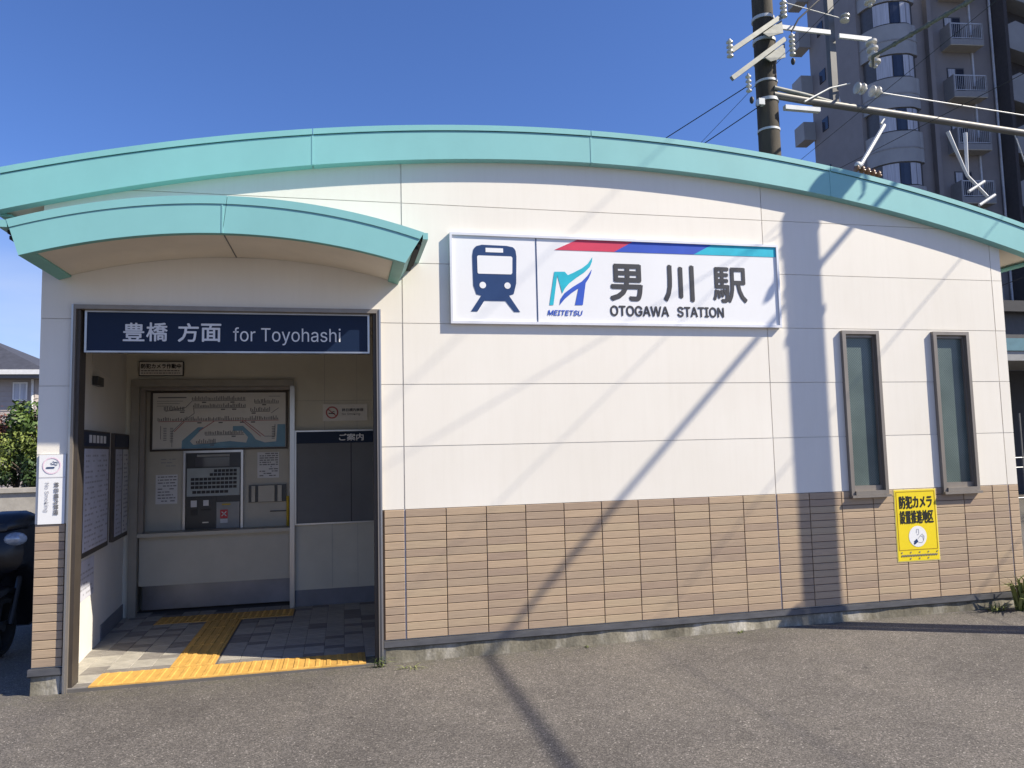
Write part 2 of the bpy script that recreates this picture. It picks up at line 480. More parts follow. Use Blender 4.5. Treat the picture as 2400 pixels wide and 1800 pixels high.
# ------------------------------------------------------------------ geometry helpers
class G:
    def __init__(s):
        s.v, s.f = [], []

    def quad(s, a, b, c, d):
        n = len(s.v)
        s.v += [tuple(a), tuple(b), tuple(c), tuple(d)]
        s.f.append((n, n + 1, n + 2, n + 3))
        return s

    def poly(s, pts):
        n = len(s.v)
        s.v += [tuple(p) for p in pts]
        s.f.append(tuple(range(n, n + len(pts))))
        return s

    def box(s, x0, x1, y0, y1, z0, z1):
        n = len(s.v)
        s.v += [(x0, y0, z0), (x1, y0, z0), (x1, y1, z0), (x0, y1, z0), (x0, y0, z1), (x1, y0, z1), (x1, y1, z1), (x0, y1, z1)]
        for q in ((3, 2, 1, 0), (4, 5, 6, 7), (0, 1, 5, 4), (1, 2, 6, 5), (2, 3, 7, 6), (3, 0, 4, 7)):
            s.f.append(tuple(n + i for i in q))
        return s

    def cbox(s, x0, x1, y0, y1, z0, z1, c):
        """box whose front (-Y) face edges are chamfered by c"""
        n = len(s.v)
        s.v += [(x0 + c, y0, z0 + c), (x1 - c, y0, z0 + c), (x1 - c, y0, z1 - c), (x0 + c, y0, z1 - c),
                (x0, y0 + c, z0), (x1, y0 + c, z0), (x1, y0 + c, z1), (x0, y0 + c, z1),
                (x0, y1, z0), (x1, y1, z0), (x1, y1, z1), (x0, y1, z1)]
        s.f.append((n, n + 1, n + 2, n + 3))
        for k in range(4):
            j = (k + 1) % 4
            s.f.append((n + k, n + 4 + k, n + 4 + j, n + j))
            s.f.append((n + 4 + k, n + 8 + k, n + 8 + j, n + 4 + j))
        return s

    def tube(s, pts, r, n=8, cap=True, r1=None):
        pts = [Vector(p) for p in pts]
        m = len(pts)
        base = len(s.v)
        for i, p in enumerate(pts):
            d = (pts[min(i + 1, m - 1)] - pts[max(i - 1, 0)]).normalized()
            a = Vector((0, 0, 1)) if abs(d.z) < 0.9 else Vector((1, 0, 0))
            e1 = d.cross(a).normalized()
            e2 = d.cross(e1).normalized()
            rr = r if r1 is None else r + (r1 - r) * i / (m - 1)
            if isinstance(r, (list, tuple)):
                rr = r[i]
            for k in range(n):
                t = 2 * math.pi * k / n
                s.v.append(tuple(p + e1 * math.cos(t) * rr + e2 * math.sin(t) * rr))
        for i in range(m - 1):
            for k in range(n):
                a = base + i * n + k
                b = base + i * n + (k + 1) % n
                s.f.append((a, b, b + n, a + n))
        if cap:
            s.f.append(tuple(base + k for k in range(n))[::-1])
            s.f.append(tuple(base + (m - 1) * n + k for k in range(n)))
        return s

    def lathe(s, c, prof, axis=(0, 0, 1), n=12):
        """prof: list of (height along axis, radius)"""
        ax = Vector(axis).normalized()
        c = Vector(c)
        pts = [c + ax * h for h, _ in prof]
        a = Vector((0, 0, 1)) if abs(ax.z) < 0.9 else Vector((1, 0, 0))
        e1 = ax.cross(a).normalized()
        e2 = ax.cross(e1).normalized()
        base = len(s.v)
        for p, (h, r) in zip(pts, prof):
            for k in range(n):
                t = 2 * math.pi * k / n
                s.v.append(tuple(p + e1 * math.cos(t) * r + e2 * math.sin(t) * r))
        for i in range(len(prof) - 1):
            for k in range(n):
                q = base + i * n + k
                w = base + i * n + (k + 1) % n
                s.f.append((q, w, w + n, q + n))
        s.f.append(tuple(base + k for k in range(n))[::-1])
        s.f.append(tuple(base + (len(prof) - 1) * n + k for k in range(n)))
        return s

    def prism(s, pts, dvec):
        """planar polygon (3-D points) extruded by dvec"""
        n = len(s.v)
        m = len(pts)
        d = Vector(dvec)
        s.v += [tuple(p) for p in pts] + [tuple(Vector(p) + d) for p in pts]
        s.f.append(tuple(range(n, n + m)))
        s.f.append(tuple(range(n + 2 * m - 1, n + m - 1, -1)))
        for k in range(m):
            j = (k + 1) % m
            s.f.append((n + k, n + m + k, n + m + j, n + j))
        return s

    def ball(s, c, rx, ry, rz, nu=12, nv=8):
        base = len(s.v)
        for i in range(nv + 1):
            th = math.pi * i / nv
            for k in range(nu):
                ph = 2 * math.pi * k / nu
                s.v.append((c[0] + rx * math.sin(th) * math.cos(ph), c[1] + ry * math.sin(th) * math.sin(ph), c[2] + rz * math.cos(th)))
        for i in range(nv):
            for k in range(nu):
                a = base + i * nu + k
                b = base + i * nu + (k + 1) % nu
                s.f.append((a, a + nu, b + nu, b))
        return s

    def mesh(s, name, m, smooth=False):
        me = bpy.data.meshes.new(name)
        me.from_pydata(s.v, [], s.f)
        me.materials.append(M[m] if isinstance(m, str) else m)
        bm = bmesh.new()
        bm.from_mesh(me)
        bmesh.ops.remove_doubles(bm, verts=bm.verts, dist=1e-5)
        bmesh.ops.recalc_face_normals(bm, faces=bm.faces)
        bm.to_mesh(me)
        bm.free()
        if smooth:
            me.polygons.foreach_set('use_smooth', [True] * len(me.polygons))
            try:
                me.set_sharp_from_angle(angle=R(40))
            except Exception:
                pass
        me.update()
        return me

    def build(s, name, m, parent=None, smooth=False):
        return link(name, s.mesh(name, m, smooth), parent)


def link(name, me, parent=None):
    o = bpy.data.objects.new(name, me)
    COL.objects.link(o)
    if parent is not None:
        o.parent = parent
    return o


def tag(o, label=None, cat=None, group=None, kind=None):
    if label:
        o['label'] = label
    if cat:
        o['category'] = cat
    if group:
        o['group'] = group
    if kind:
        o['kind'] = kind
    return o


def thing(name, label, cat, loc=(0, 0, 0), rz=0.0, group=None):
    o = bpy.data.objects.new(name, None)
    COL.objects.link(o)
    o.location = loc
    o.rotation_euler = (0, 0, rz)
    o.empty_display_size = 0.2
    tag(o, label, cat, group)
    return o


def rel(o, parent):
    """parent keeping world coordinates (parents here only carry a location and a Z turn)"""
    o.parent = parent
    mw = Matrix.Translation(parent.location) @ Matrix.Rotation(parent.rotation_euler[2], 4, 'Z')
    o.matrix_parent_inverse = mw.inverted()
    return o


def W(g, name, m, parent, smooth=False):
    """build a mesh given in world coordinates as a part of parent"""
    o_ = rel(g.build(name, m, None, smooth), parent)
    if name in ('small_print', 'station_ticks', 'route_lines', 'main_line', 'emblem_lines', 'cable_tie', 'header_print', 'edge_closer'):
        o_['kind'] = 'stuff'
    return o_


try:
    FONT = bpy.data.fonts.load(os.path.join(bpy.utils.system_resource('DATAFILES', path='fonts'), 'Inter.woff2'))
except Exception:
    FONT = None


def text(name, body, x0, x1, z0, z1, org, ux, uz, m, parent, offset=0.0, shear=0.0, bold=0.0):
    """flat lettering fitted to the rectangle x0..x1, z0..z1 in the plane (org, ux, uz)"""
    cu = bpy.data.curves.new('lettering', 'FONT')
    cu.body = body
    cu.size = 1.0
    if FONT and body.isascii():
        cu.font = FONT
    cu.offset = offset
    cu.shear = shear
    cu.resolution_u = 3
    cu.fill_mode = 'BOTH'
    o = bpy.data.objects.new('tmp', cu)
    COL.objects.link(o)
    dg = bpy.context.evaluated_depsgraph_get()
    me = bpy.data.meshes.new_from_object(o.evaluated_get(dg))
    bpy.data.objects.remove(o)
    xs = [v.co.x for v in me.vertices]
    ys = [v.co.y for v in me.vertices]
    if not xs:
        return None
    ax, bx, ay, by = min(xs), max(xs), min(ys), max(ys)
    org, ux, uz = Vector(org), Vector(ux), Vector(uz)
    nrm = ux.cross(uz)
    if nrm.y > 0 or (abs(nrm.y) < 0.1 and nrm.x < 0):
        nrm = -nrm
    flatv = [(x0 + bold + (v.co.x - ax) / (bx - ax) * (x1 - x0 - 2 * bold), z0 + bold + (v.co.y - ay) / (by - ay) * (z1 - z0 - 2 * bold)) for v in me.vertices]
    polys = [tuple(p.vertices) for p in me.polygons]
    # heavier strokes: the same glyph laid over itself with small shifts, a hair apart in depth
    shifts = [(0, 0)] if bold == 0 else [(0, 0), (-bold, -bold * 0.4), (bold, bold * 0.4), (-bold * 0.5, bold), (bold * 0.5, -bold)]
    vv, ff = [], []
    for i, (sx_, sz_) in enumerate(shifts):
        n0 = len(vv)
        vv += [tuple(org + ux * (a + sx_) + uz * (b + sz_) + nrm * 0.0003 * i) for a, b in flatv]
        ff += [tuple(n0 + j for j in p) for p in polys]
    me = bpy.data.meshes.new(name)
    me.from_pydata(vv, [], ff)
    me.materials.append(M[m])
    return rel(link(name, me), parent)


def flat(g, pts, Y):
    g.poly([(p[0], Y, p[1]) for p in pts])
    return g


def slab2(name, pts, Y, dep, m, parent):
    g = G()
    g.prism([(p[0], Y, p[1]) for p in pts], (0, dep, 0))
    return W(g, name, m, parent)


def clip_area(x0, x1, z0, z1, holes, ztop, step=0.12):
    """columns of (xa, xb, list of z intervals at xa, at xb) for a rectangle minus holes under a curve"""
    xs = {x0, x1}
    for h in holes:
        for x in (h[0], h[1]):
            if x0 < x < x1:
                xs.add(x)
    xs = sorted(xs)
    full = []
    for a, b in zip(xs, xs[1:]):
        if ztop and min(ztop(a), ztop(b), ztop((a + b) / 2)) < z1:
            n = max(1, int((b - a) / step))
            full += [a + (b - a) * k / n for k in range(n)]
        else:
            full.append(a)
    full.append(xs[-1])
    quads = []
    for a, b in zip(full, full[1:]):
        mid = (a + b) / 2
        iv = [(z0, z1)]
        for h in holes:
            if h[0] - 1e-6 < mid < h[1] + 1e-6:
                nv = []
                for (p, q) in iv:
                    if h[3] <= p or h[2] >= q:
                        nv.append((p, q))
                    else:
                        if h[2] > p:
                            nv.append((p, h[2]))
                        if h[3] < q:
                            nv.append((h[3], q))
                iv = nv
        for (p, q) in iv:
            qa = min(q, ztop(a)) if ztop else q
            qb = min(q, ztop(b)) if ztop else q
            if qa <= p + 1e-4 and qb <= p + 1e-4:
                continue
            quads.append((a, b, p, max(qa, p), max(qb, p)))
    return quads


def plate(quads, y0, y1, name, m, parent):
    """front faces at y0, boundary extruded back to y1"""
    bm = bmesh.new()
    for (a, b, p, qa, qb) in quads:
        pts = [(a, y0, p), (b, y0, p)]
        if qb > p + 1e-5:
            pts.append((b, y0, qb))
        if qa > p + 1e-5:
            pts.append((a, y0, qa))
        if len(pts) < 3:
            continue
        bm.faces.new([bm.verts.new(c) for c in pts])
    bmesh.ops.remove_doubles(bm, verts=bm.verts, dist=1e-5)
    ed = [e for e in bm.edges if e.is_boundary]
    r = bmesh.ops.extrude_edge_only(bm, edges=ed)
    for v in [x for x in r['geom'] if isinstance(x, bmesh.types.BMVert)]:
        v.co.y = y1
    bmesh.ops.recalc_face_normals(bm, faces=bm.faces)
    me = bpy.data.meshes.new(name)
    bm.to_mesh(me)
    bm.free()
    # make sure the front looks to -Y
    if me.polygons and sum(p.normal.y * p.area for p in me.polygons if abs(p.normal.y) > 0.9) > 0:
        me.flip_normals()
    me.materials.append(M[m])
    o_ = None
    for part in loose_parts(me):
        o_ = rel(link(name, part), parent)
    return o_


def loose_parts(me):
    bm = bmesh.new()
    bm.from_mesh(me)
    seen, comps = set(), []
    for v in bm.verts:
        if v in seen:
            continue
        st, comp = [v], []
        seen.add(v)
        while st:
            w = st.pop()
            comp.append(w.index)
            for e in w.link_edges:
                q = e.other_vert(w)
                if q not in seen:
                    seen.add(q)
                    st.append(q)
        comps.append(set(comp))
    bm.free()
    if len(comps) == 1:
        return [me]
    out = []
    for c in comps:
        ids = sorted(c)
        mp = {j: i for i, j in enumerate(ids)}
        m2 = bpy.data.meshes.new(me.name)
        m2.from_pydata([me.vertices[j].co[:] for j in ids], [], [[mp[j] for j in p.vertices] for p in me.polygons if p.vertices[0] in c])
        m2.materials.append(me.materials[0])
        out.append(m2)
    return out


# ------------------------------------------------------------------ ground
def gh(x, y):
    xx = max(-8, min(9, x))
    h = 0.014 + 0.0062 * xx
    h += 0.004 * math.sin(x * 1.7 + y * 0.9) * math.sin(y * 1.3 - x * 0.4)
    return h


def axis_steps(lims):
    out = []
    for a, b, s in lims:
        n = max(1, round((b - a) / s))
        out += [a + (b - a) * k / n for k in range(n)]
    out.append(lims[-1][1])
    return out


xs = axis_steps([(-400, -60, 85), (-60, -9, 8), (-9, 10, 0.35), (10, 60, 8), (60, 400, 85)])
ys = axis_steps([(-120, -30, 30), (-30, -7, 4), (-7, 3, 0.25), (3, 60, 6), (60, 600, 90)])
bm = bmesh.new()
vg = [[bm.verts.new((x, y, gh(x, y))) for y in ys] for x in xs]
for i in range(len(xs) - 1):
    for j in range(len(ys) - 1):
        bm.faces.new((vg[i][j], vg[i + 1][j], vg[i + 1][j + 1], vg[i][j + 1]))
me = bpy.data.meshes.new('ground')
bm.to_mesh(me)
bm.free()
me.materials.append(M['asphalt'])
me.polygons.foreach_set('use_smooth', [True] * len(me.polygons))
tag(link('ground', me), 'grey asphalt forecourt in front of the station', 'ground', kind='structure')

# ------------------------------------------------------------------ station building
ST = thing('station_building', 'cream station building with arched teal roof edge and tan tiled base', 'building')
Z_T = 1.10            # top of the tiles
SP = 0.46014          # siding pitch
Z_B = 0.1746          # bottom of the tiles
XL, XR = -2.43, 5.43
ROOF_L, ROOF_R = -2.70, 5.82


def zb(x):
    return -11.217 + math.sqrt(14.992 ** 2 - (x - 1.455) ** 2)


def zt(x):
    return -11.475 + math.sqrt(15.512 ** 2 - (x - 1.43) ** 2)


DOOR = (-2.235, -0.162, -1, 2.578)
WIN = [(3.716, 4.078, 1.066, 2.462), (4.626, 5.000, 1.064, 2.462)]

# backing wall, holes for door and windows
back_q = clip_area(XL, XR, -0.2, 4.2, [DOOR] + WIN, lambda x: zb(x) + 0.03)
wall = plate(back_q, 0.0075, 0.12, 'siding', 'sealant', ST)
cols = [(XL, 0.0), (0.0, 3.03), (3.03, 5.322), (5.322, XR)]
for ci, (a, b) in enumerate(cols):
    for k in range(0, 7):
        z0, z1 = Z_T + SP * k, Z_T + SP * (k + 1)
        ga = 0.004 if a > XL else 0
        gb = 0.004 if b < XR else 0
        q = clip_area(a + ga, b - gb, z0 + 0.0025, z1 - 0.0025, [DOOR] + WIN, lambda x: zb(x) + 0.02)
        if q:
            dy = random.uniform(-0.0007, 0.0007)
            plate(q, dy, 0.0070, 'siding_panel', 'siding', wall)
# tile dado
dado = plate(clip_area(XL + 0.002, XR - 0.002, Z_B, Z_T, [DOOR, (WIN[0][0], WIN[0][1], 1.066, 2), (WIN[1][0], WIN[1][1], 1.064, 2)], None), 0.0040, 0.0072, 'tile_dado', 'tile_joint', ST)
PIT = (Z_T - Z_B) / 16
tile_cols = [(-0.150, 0.0)] + [(0.303 * k, 0.303 * (k + 1)) for k in range(17)] + [(5.151, 5.322), (5.322, XR), (XL, -2.245)]
seal_x = {0.0: 1, 5.322: 1}
tcache = {}
stuff_tiles = G()
for ci, (a, b) in enumerate(tile_cols):
    for r in range(16):
        z0 = Z_B + PIT * r
        ga = 0.006 if abs(a) < 1e-6 or abs(a - 3.03) < 0.01 or abs(a - 5.322) < 1e-3 else 0.003
        gb = 0.006 if abs(b) < 1e-6 or abs(b - 3.03) < 0.01 or abs(b - 5.322) < 1e-3 else 0.003
        w = round(b - a - ga - gb, 4)
        key = w
        if key not in tcache:
            g = G()
            g.cbox(0, w, -0.006, 0.006, 0.0023, PIT - 0.0023, 0.0022)
            tcache[key] = g.mesh('tile', 'tile')
        if ci == len(tile_cols) - 2:
            stuff_tiles.cbox(a + ga, a + ga + w, -0.006, 0.006, z0 + 0.0023, z0 + PIT - 0.0023, 0.0022)
            continue
        o = link('tile', tcache[key])
        o.location = (a + ga, random.uniform(-0.0006, 0.0006), z0)
        rel(o, dado)
o = W(stuff_tiles, 'corner_tiles', 'tile', dado)
o['kind'] = 'stuff'
gs = G()
for x in (0.0, 3.03, 5.322):
    gs.box(x - 0.0055, x + 0.0055, 0.001, 0.008, Z_B, Z_T)
W(gs, 'sealant_joint', 'tile_seal', dado)

# flashing and plinth
for (a, b) in ((XL - 0.012, -2.24), (-0.158, XR + 0.012)):
    g = G()
    g.prism([(a, -0.020, 0.168), (a, -0.024, 0.128), (a, -0.012, 0.118), (a, 0.02, 0.118), (a, 0.02, 0.171)], (b - a, 0, 0))
    W(g, 'base_flashing', 'flash', ST)
    g = G()
    n = max(2, int((b - a) / 0.07))
    for k in range(n):
        xa, xb = a + 0.014 + (b - a - 0.028) * k / n, a + 0.014 + (b - a - 0.028) * (k + 1) / n
        ya, yb = [0.004 * math.sin(7 * x) + 0.003 * math.sin(23 * x) for x in (xa, xb)]
        g.quad((xa, -0.038 + ya, -0.3), (xb, -0.038 + yb, -0.3), (xb, -0.006 + yb, 0.119), (xa, -0.006 + ya, 0.119))
    g.box(a + 0.014, b - 0.014, 0.03, 0.12, -0.3, 0.1185)
    W(g, 'plinth', 'plinth', ST)

# other walls of the body (closed volume)
g = G()
DEP = 3.3
side_z = zb(XL) - 0.02
g.prism([(XL, 0.125, -0.3), (XL - 0.24, DEP, -0.3), (XL - 0.14, DEP, -0.3), (XL + 0.09, 0.125, -0.3)], (0, 0, side_z + 0.3))
W(g, 'side_wall', 'siding', ST)
g = G()
g.box(XR - 0.1, XR, 0.125, DEP, -0.3, zb(XR) - 0.01)
W(g, 'side_wall', 'siding', ST)
plate(clip_area(XL - 0.2, XR, -0.3, 4.3, [], lambda x: zb(max(x, -2.6)) + 0.02), DEP, DEP + 0.08, 'rear_wall', 'siding', ST)

# roof: fascia, cap strip, sheet, soffit, end fascias
NX = 64
rx = [ROOF_L + (ROOF_R - ROOF_L) * k / NX for k in range(NX + 1)]
YF = -0.085


def strip(profile, xs_, close=True):
    """profile(x) -> list of (y, z); loft along x"""
    g = G()
    P = [profile(x) for x in xs_]
    m = len(P[0])
    for x, pr in zip(xs_, P):
        for (y, z) in pr:
            g.v.append((x, y, z))
    for i in range(len(xs_) - 1):
        for k in range(m if close else m - 1):
            j = (k + 1) % m
            g.f.append((i * m + k, i * m + j, (i + 1) * m + j, (i + 1) * m + k))
    if close:
        g.f.append(tuple(range(m)))
        g.f.append(tuple((len(xs_) - 1) * m + k for k in range(m))[::-1])
    return g


roofp = W(strip(lambda x: [(0.0, zt(x) - 0.012), (DEP + 0.25, zt(x) - 0.012), (DEP + 0.25, zt(x) - 0.06), (0.0, zt(x) - 0.06)], [XL] + [x for x in rx if x > XL + 0.02]), 'roof', 'roof', ST, True)
W(strip(lambda x: [(0.0, zt(x) - 0.012), (0.40, zt(x) - 0.012), (0.40, zt(x) - 0.06), (0.0, zt(x) - 0.06)], [ROOF_L, (ROOF_L + XL) / 2, XL - 0.002]), 'verge_return', 'roof', roofp)
jx = [ROOF_L, -0.645, 1.502, 3.655, ROOF_R]
for a, b in zip(jx, jx[1:]):
    sub = [a + 0.003] + [x for x in rx if a + 0.02 < x < b - 0.02] + [b - 0.003]
    W(strip(lambda x: [(YF, zb(x)), (YF, zt(x) - 0.047), (YF + 0.03, zt(x) - 0.047), (YF + 0.03, zb(x) + 0.006), (0.0, zb(x) + 0.006), (0.0, zb(x))], sub), 'fascia_panel', 'teal', roofp, True)
    W(strip(lambda x: [(YF - 0.009, zt(x) - 0.042), (YF - 0.009, zt(x)), (0.02, zt(x) + 0.004), (0.02, zt(x) - 0.011), (YF + 0.002, zt(x) - 0.014), (YF + 0.002, zt(x) - 0.042)], sub), 'roof_cap', 'teal', roofp, True)
    if b < ROOF_R:
        W(G().box(b - 0.007, b + 0.007, YF - 0.0025, YF + 0.03, zb(b) + 0.002, zt(b) - 0.043), 'fascia_joint_cover', 'teal', roofp)
W(strip(lambda x: [(YF + 0.031, zb(x) + 0.01), (YF + 0.031, zt(x) - 0.05), (YF + 0.04, zt(x) - 0.05), (YF + 0.04, zb(x) + 0.01)], rx), 'fascia_backing', 'teal_dark', roofp)
for a, b, dd in ((ROOF_L + 0.03, XL - 0.002, 0.38), (XR + 0.002, ROOF_R - 0.03, DEP + 0.2)):
    sub = [a + (b - a) * k / 6 for k in range(7)]
    W(strip(lambda x: [(0.002, zb(x) + 0.012), (dd, zb(x) + 0.012), (dd, zb(x) + 0.03), (0.002, zb(x) + 0.03)], sub), 'soffit', 'soffit', roofp)
for x, sgn, dd in ((ROOF_L, 1, 0.40), (ROOF_R, -1, DEP + 0.25)):
    g = G()
    xa, xb = sorted((x, x + sgn * 0.028))
    g.box(xa, xb, 0.003, dd, zb(x) - 0.012, zt(x) - 0.013)
    xa, xb = sorted((x + sgn * 0.028, x + sgn * 0.075))
    g.box(xa, xb, 0.003, dd, zb(x) - 0.012, zb(x) + 0.004)
    W(g, 'end_fascia', 'teal_dark', roofp)

# entrance canopy
CAN = G()
YC = -0.65
CXL, CXR = -2.325, -0.030


def cb(x):
    return -1.064 + math.sqrt(3.994 ** 2 - (x + 1.136) ** 2)


def ct(x):
    return -0.856 + math.sqrt(4.02 ** 2 - (x + 1.118) ** 2)


cx = [CXL + (CXR - CXL) * k / 32 for k in range(33)]


def top_x(x):
    f_ = (x - CXL) / (CXR - CXL)
    return -2.392 + f_ * (0.094 + 2.392)


canopy = None
g = G()
for k, x in enumerate(cx):
    xt = top_x(x)
    g.v += [(xt, YC - 0.0, ct(xt) - 0.004), (xt, 0.008, ct(xt) - 0.004), (x, 0.008, cb(x) + 0.02), (x, YC, cb(x) + 0.02)]
for k in range(32):
    for j in range(4):
        jj = (j + 1) % 4
        g.f.append((k * 4 + j, k * 4 + jj, (k + 1) * 4 + jj, (k + 1) * 4 + j))
g.f.append((0, 1, 2, 3))
g.f.append((128 + 3, 128 + 2, 128 + 1, 128))
canopy = W(g, 'canopy', 'roof', ST, True)
for (a, b) in ((0, 16), (16, 32)):
    for lo in (True, False):
        g = G()
        prev = None
        rows = []
        for k in range(a, b + 1):
            x = cx[k]
            xt = top_x(x)
            off = 0.0015 if (k == a and a > 0) else (-0.0015 if (k == b and b < 32) else 0)
            h0 = Vector((x + off, 0, cb(x)))
            h1 = Vector((xt + off, 0, ct(xt)))
            d = h1 - h0
            f0, f1 = (0.0, 0.80) if lo else (0.806, 1.03)
            yo = YC - (0.014 if lo else 0.0205)
            A, B = h0 + d * f0, h0 + d * f1
            rows.append([(A.x, yo, A.z), (B.x, yo, B.z), (B.x, YC + (0.0 if lo else 0.05), B.z), (A.x, YC + 0.0, A.z)])
        for r_ in rows:
            g.v += r_
        for i in range(len(rows) - 1):
            for j in range(4):
                jj = (j + 1) % 4
                g.f.append((i * 4 + j, i * 4 + jj, (i + 1) * 4 + jj, (i + 1) * 4 + j))
        g.f.append((0, 1, 2, 3))
        L = (len(rows) - 1) * 4
        g.f.append((L + 3, L + 2, L + 1, L))
        W(g, 'canopy_fascia' if lo else 'canopy_cap', 'teal', canopy, True)
xm = cx[16]
W(G().box(xm - 0.005, xm + 0.005, YC - 0.017, YC, cb(xm), ct(xm) - 0.045), 'fascia_joint_cover', 'teal', canopy)
# return lip under the fascia, side rails, soffit
W(strip(lambda x: [(YC - 0.012, cb(x) - 0.002), (YC + 0.030, cb(x) - 0.002), (YC + 0.030, cb(x) + 0.019), (YC - 0.012, cb(x) + 0.019)], cx), 'canopy_lip', 'teal_dark', canopy)
for x0, x1, zz in ((CXL, CXL + 0.075, cb(CXL)), (CXR - 0.075, CXR, cb(CXR))):
    g = G()
    g.prism([(x0, YC + 0.031, cb(x0) - 0.002), (x1, YC + 0.031, cb(x1) - 0.002), (x1, YC + 0.031, cb(x1) + 0.019), (x0, YC + 0.031, cb(x0) + 0.019)], (0, -YC - 0.033, 0))
    W(g, 'canopy_side_rail', 'teal_dark', canopy)
W(strip(lambda x: [(YC + 0.032, cb(x) + 0.010), (-0.003, cb(x) + 0.010), (-0.003, cb(x) + 0.019), (YC + 0.032, cb(x) + 0.019)], [CXL + 0.076 + (CXR - CXL - 0.152) * k / 24 for k in range(25)]), 'canopy_soffit', 'soffit', canopy, True)
W(G().box(xm - 0.003, xm + 0.003, YC + 0.04, -0.02, cb(xm) + 0.006, cb(xm) + 0.012), 'soffit_joint', 'flash', canopy)
for side in (-1, 1):
    xe = CXL if side < 0 else CXR
    te = top_x(xe)
    g = G()
    for j in range(3):
        f0 = 0.50 + j * 0.17
        px_ = xe + (te - xe) * f0
        pz = cb(xe) + (ct(te) - cb(xe)) * f0
        g.box(px_ - 0.03 if side < 0 else px_, px_ if side < 0 else px_ + 0.03, YC + 0.02, -0.01, pz, pz + 0.022)
    W(g, 'edge_closer', 'comb', canopy)
    g = G()
    xa, xb = (te - 0.045, te + 0.004) if side < 0 else (te - 0.004, te + 0.030)
    g.box(xa, xb, YC - 0.019, -0.002, ct(te) - 0.040, ct(te) + 0.004)
    W(g, 'eave_gutter', 'teal', canopy)

# door frame
dx0, dx1, dz1 = DOOR[0], DOOR[1], DOOR[3]
fr = None
g = G()
g.box(dx0, dx0 + 0.026, -0.024, 0.13, -0.05, dz1)
g.box(dx1 - 0.032, dx1, -0.024, 0.13, -0.05, dz1)
g.box(dx0 + 0.026, dx1 - 0.032, -0.024, 0.13, dz1 - 0.03, dz1)
fr = W(g, 'door_frame', 'bronze', ST)
W(G().box(dx0 + 0.027, dx0 + 0.05, 0.0, 0.125, -0.04, dz1 - 0.031), 'inner_jamb', 'bronze_dark', fr)
W(G().box(dx1 - 0.056, dx1 - 0.033, 0.0, 0.125, -0.04, dz1 - 0.031), 'inner_jamb', 'bronze_dark', fr)
W(G().box(dx0 + 0.001, dx0 + 0.013, -0.030, -0.0245, -0.04, dz1 - 0.002), 'frame_edge', 'steel', fr)
W(G().box(dx1 - 0.013, dx1 - 0.001, -0.030, -0.0245, -0.04, dz1 - 0.002), 'frame_edge', 'steel', fr)

# windows
for wi, (a, b, c, d) in enumerate(WIN):
    g = G()
    y0 = -0.034
    g.box(a, a + 0.034, y0, 0.07, c, d)
    g.box(b - 0.030, b, y0, 0.07, c, d)
    g.box(a + 0.034, b - 0.030, y0, 0.07, d - 0.030, d)
    g.box(a + 0.034, b - 0.030, y0 - 0.012, 0.07, c, c + 0.034)
    win = W(g, 'window', 'bronze', ST)
    win['label'] = 'narrow wired glass window nearer the pole shadow' if wi == 0 else 'narrow wired glass window nearer the building corner'
    g = G()
    g.box(a + 0.035, a + 0.047, 0.0, 0.05, c + 0.035, d - 0.031)
    g.box(b - 0.043, b - 0.031, 0.0, 0.05, c + 0.035, d - 0.031)
    g.box(a + 0.048, b - 0.044, 0.0, 0.05, d - 0.055, d - 0.031)
    g.box(a + 0.048, b - 0.044, 0.0, 0.05, c + 0.035, c + 0.075)
    W(g, 'sash', 'bronze', win)
    W(G().box(a + 0.048, b - 0.044, 0.022, 0.030, c + 0.076, d - 0.056), 'pane', 'glass', win)
    W(G().box(a - 0.006, b + 0.006, y0 - 0.02, -0.008, c - 0.022, c - 0.001), 'sill', 'bronze', win)
    W(G().box(a - 0.02, b + 0.02, 0.20, 0.21, c - 0.05, d + 0.05), 'room_blind', 'panel_grey', win)

# ------------------------------------------------------------------ interior of the entrance
FZ = 0.030
YB = 2.2
# left wall (slightly skewed), back wall, right wall, ceiling
L0, L1 = Vector((-2.300, 0.125, 0)), Vector((-2.488, YB + 0.35, 0))
g = G()
g.prism([(L0.x, L0.y, FZ - 0.05), (L1.x, L1.y, FZ - 0.05), (L1.x - 0.03, L1.y, FZ - 0.05), (L0.x - 0.03, L0.y, FZ - 0.05)], (0, 0, 2.75))
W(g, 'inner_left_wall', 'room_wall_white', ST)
ld = (L1 - L0).normalized()
ln = Vector((ld.y, -ld.x, 0))       # pointing into the room


def LWp(y, z, out=0.0):
    t = (y - L0.y) / ld.y
    p = L0 + ld * t + ln * out
    return (p.x, p.y, z)


AX0, AX1, AZ1 = -2.40, -0.93, 2.25
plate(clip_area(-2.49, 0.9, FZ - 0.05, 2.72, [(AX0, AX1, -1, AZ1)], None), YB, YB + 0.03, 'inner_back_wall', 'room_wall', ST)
g = G()
g.box(-0.30, -0.298, YB - 0.0035, YB - 0.001, 0.2, 2.6)
g.box(-0.93, 0.9, YB - 0.0035, YB - 0.001, 2.048, 2.051)
g.box(-0.55, -0.547, YB - 0.0035, YB - 0.001, 0.2, 0.82)
g.box(-0.62, -0.617, YB - 0.0035, YB - 0.001, 1.75, 2.6)
W(g, 'board_joint', 'panel_grey', ST)
W(G().box(0.9, 0.93, 0.125, YB + 0.03, FZ - 0.05, 2.72), 'inner_right_wall', 'room_wall', ST)
W(G().prism([(-2.29, 0.125, 2.72), (0.93, 0.125, 2.72), (0.93, YB + 0.6, 2.72), (-2.50, YB + 0.6, 2.72)], (0, 0, 0.03)), 'inner_ceiling', 'ceiling', ST)
W(G().box(-0.16, 0.93, 0.125, 0.15, FZ - 0.05, 2.72), 'inner_front_wall', 'room_wall', ST)
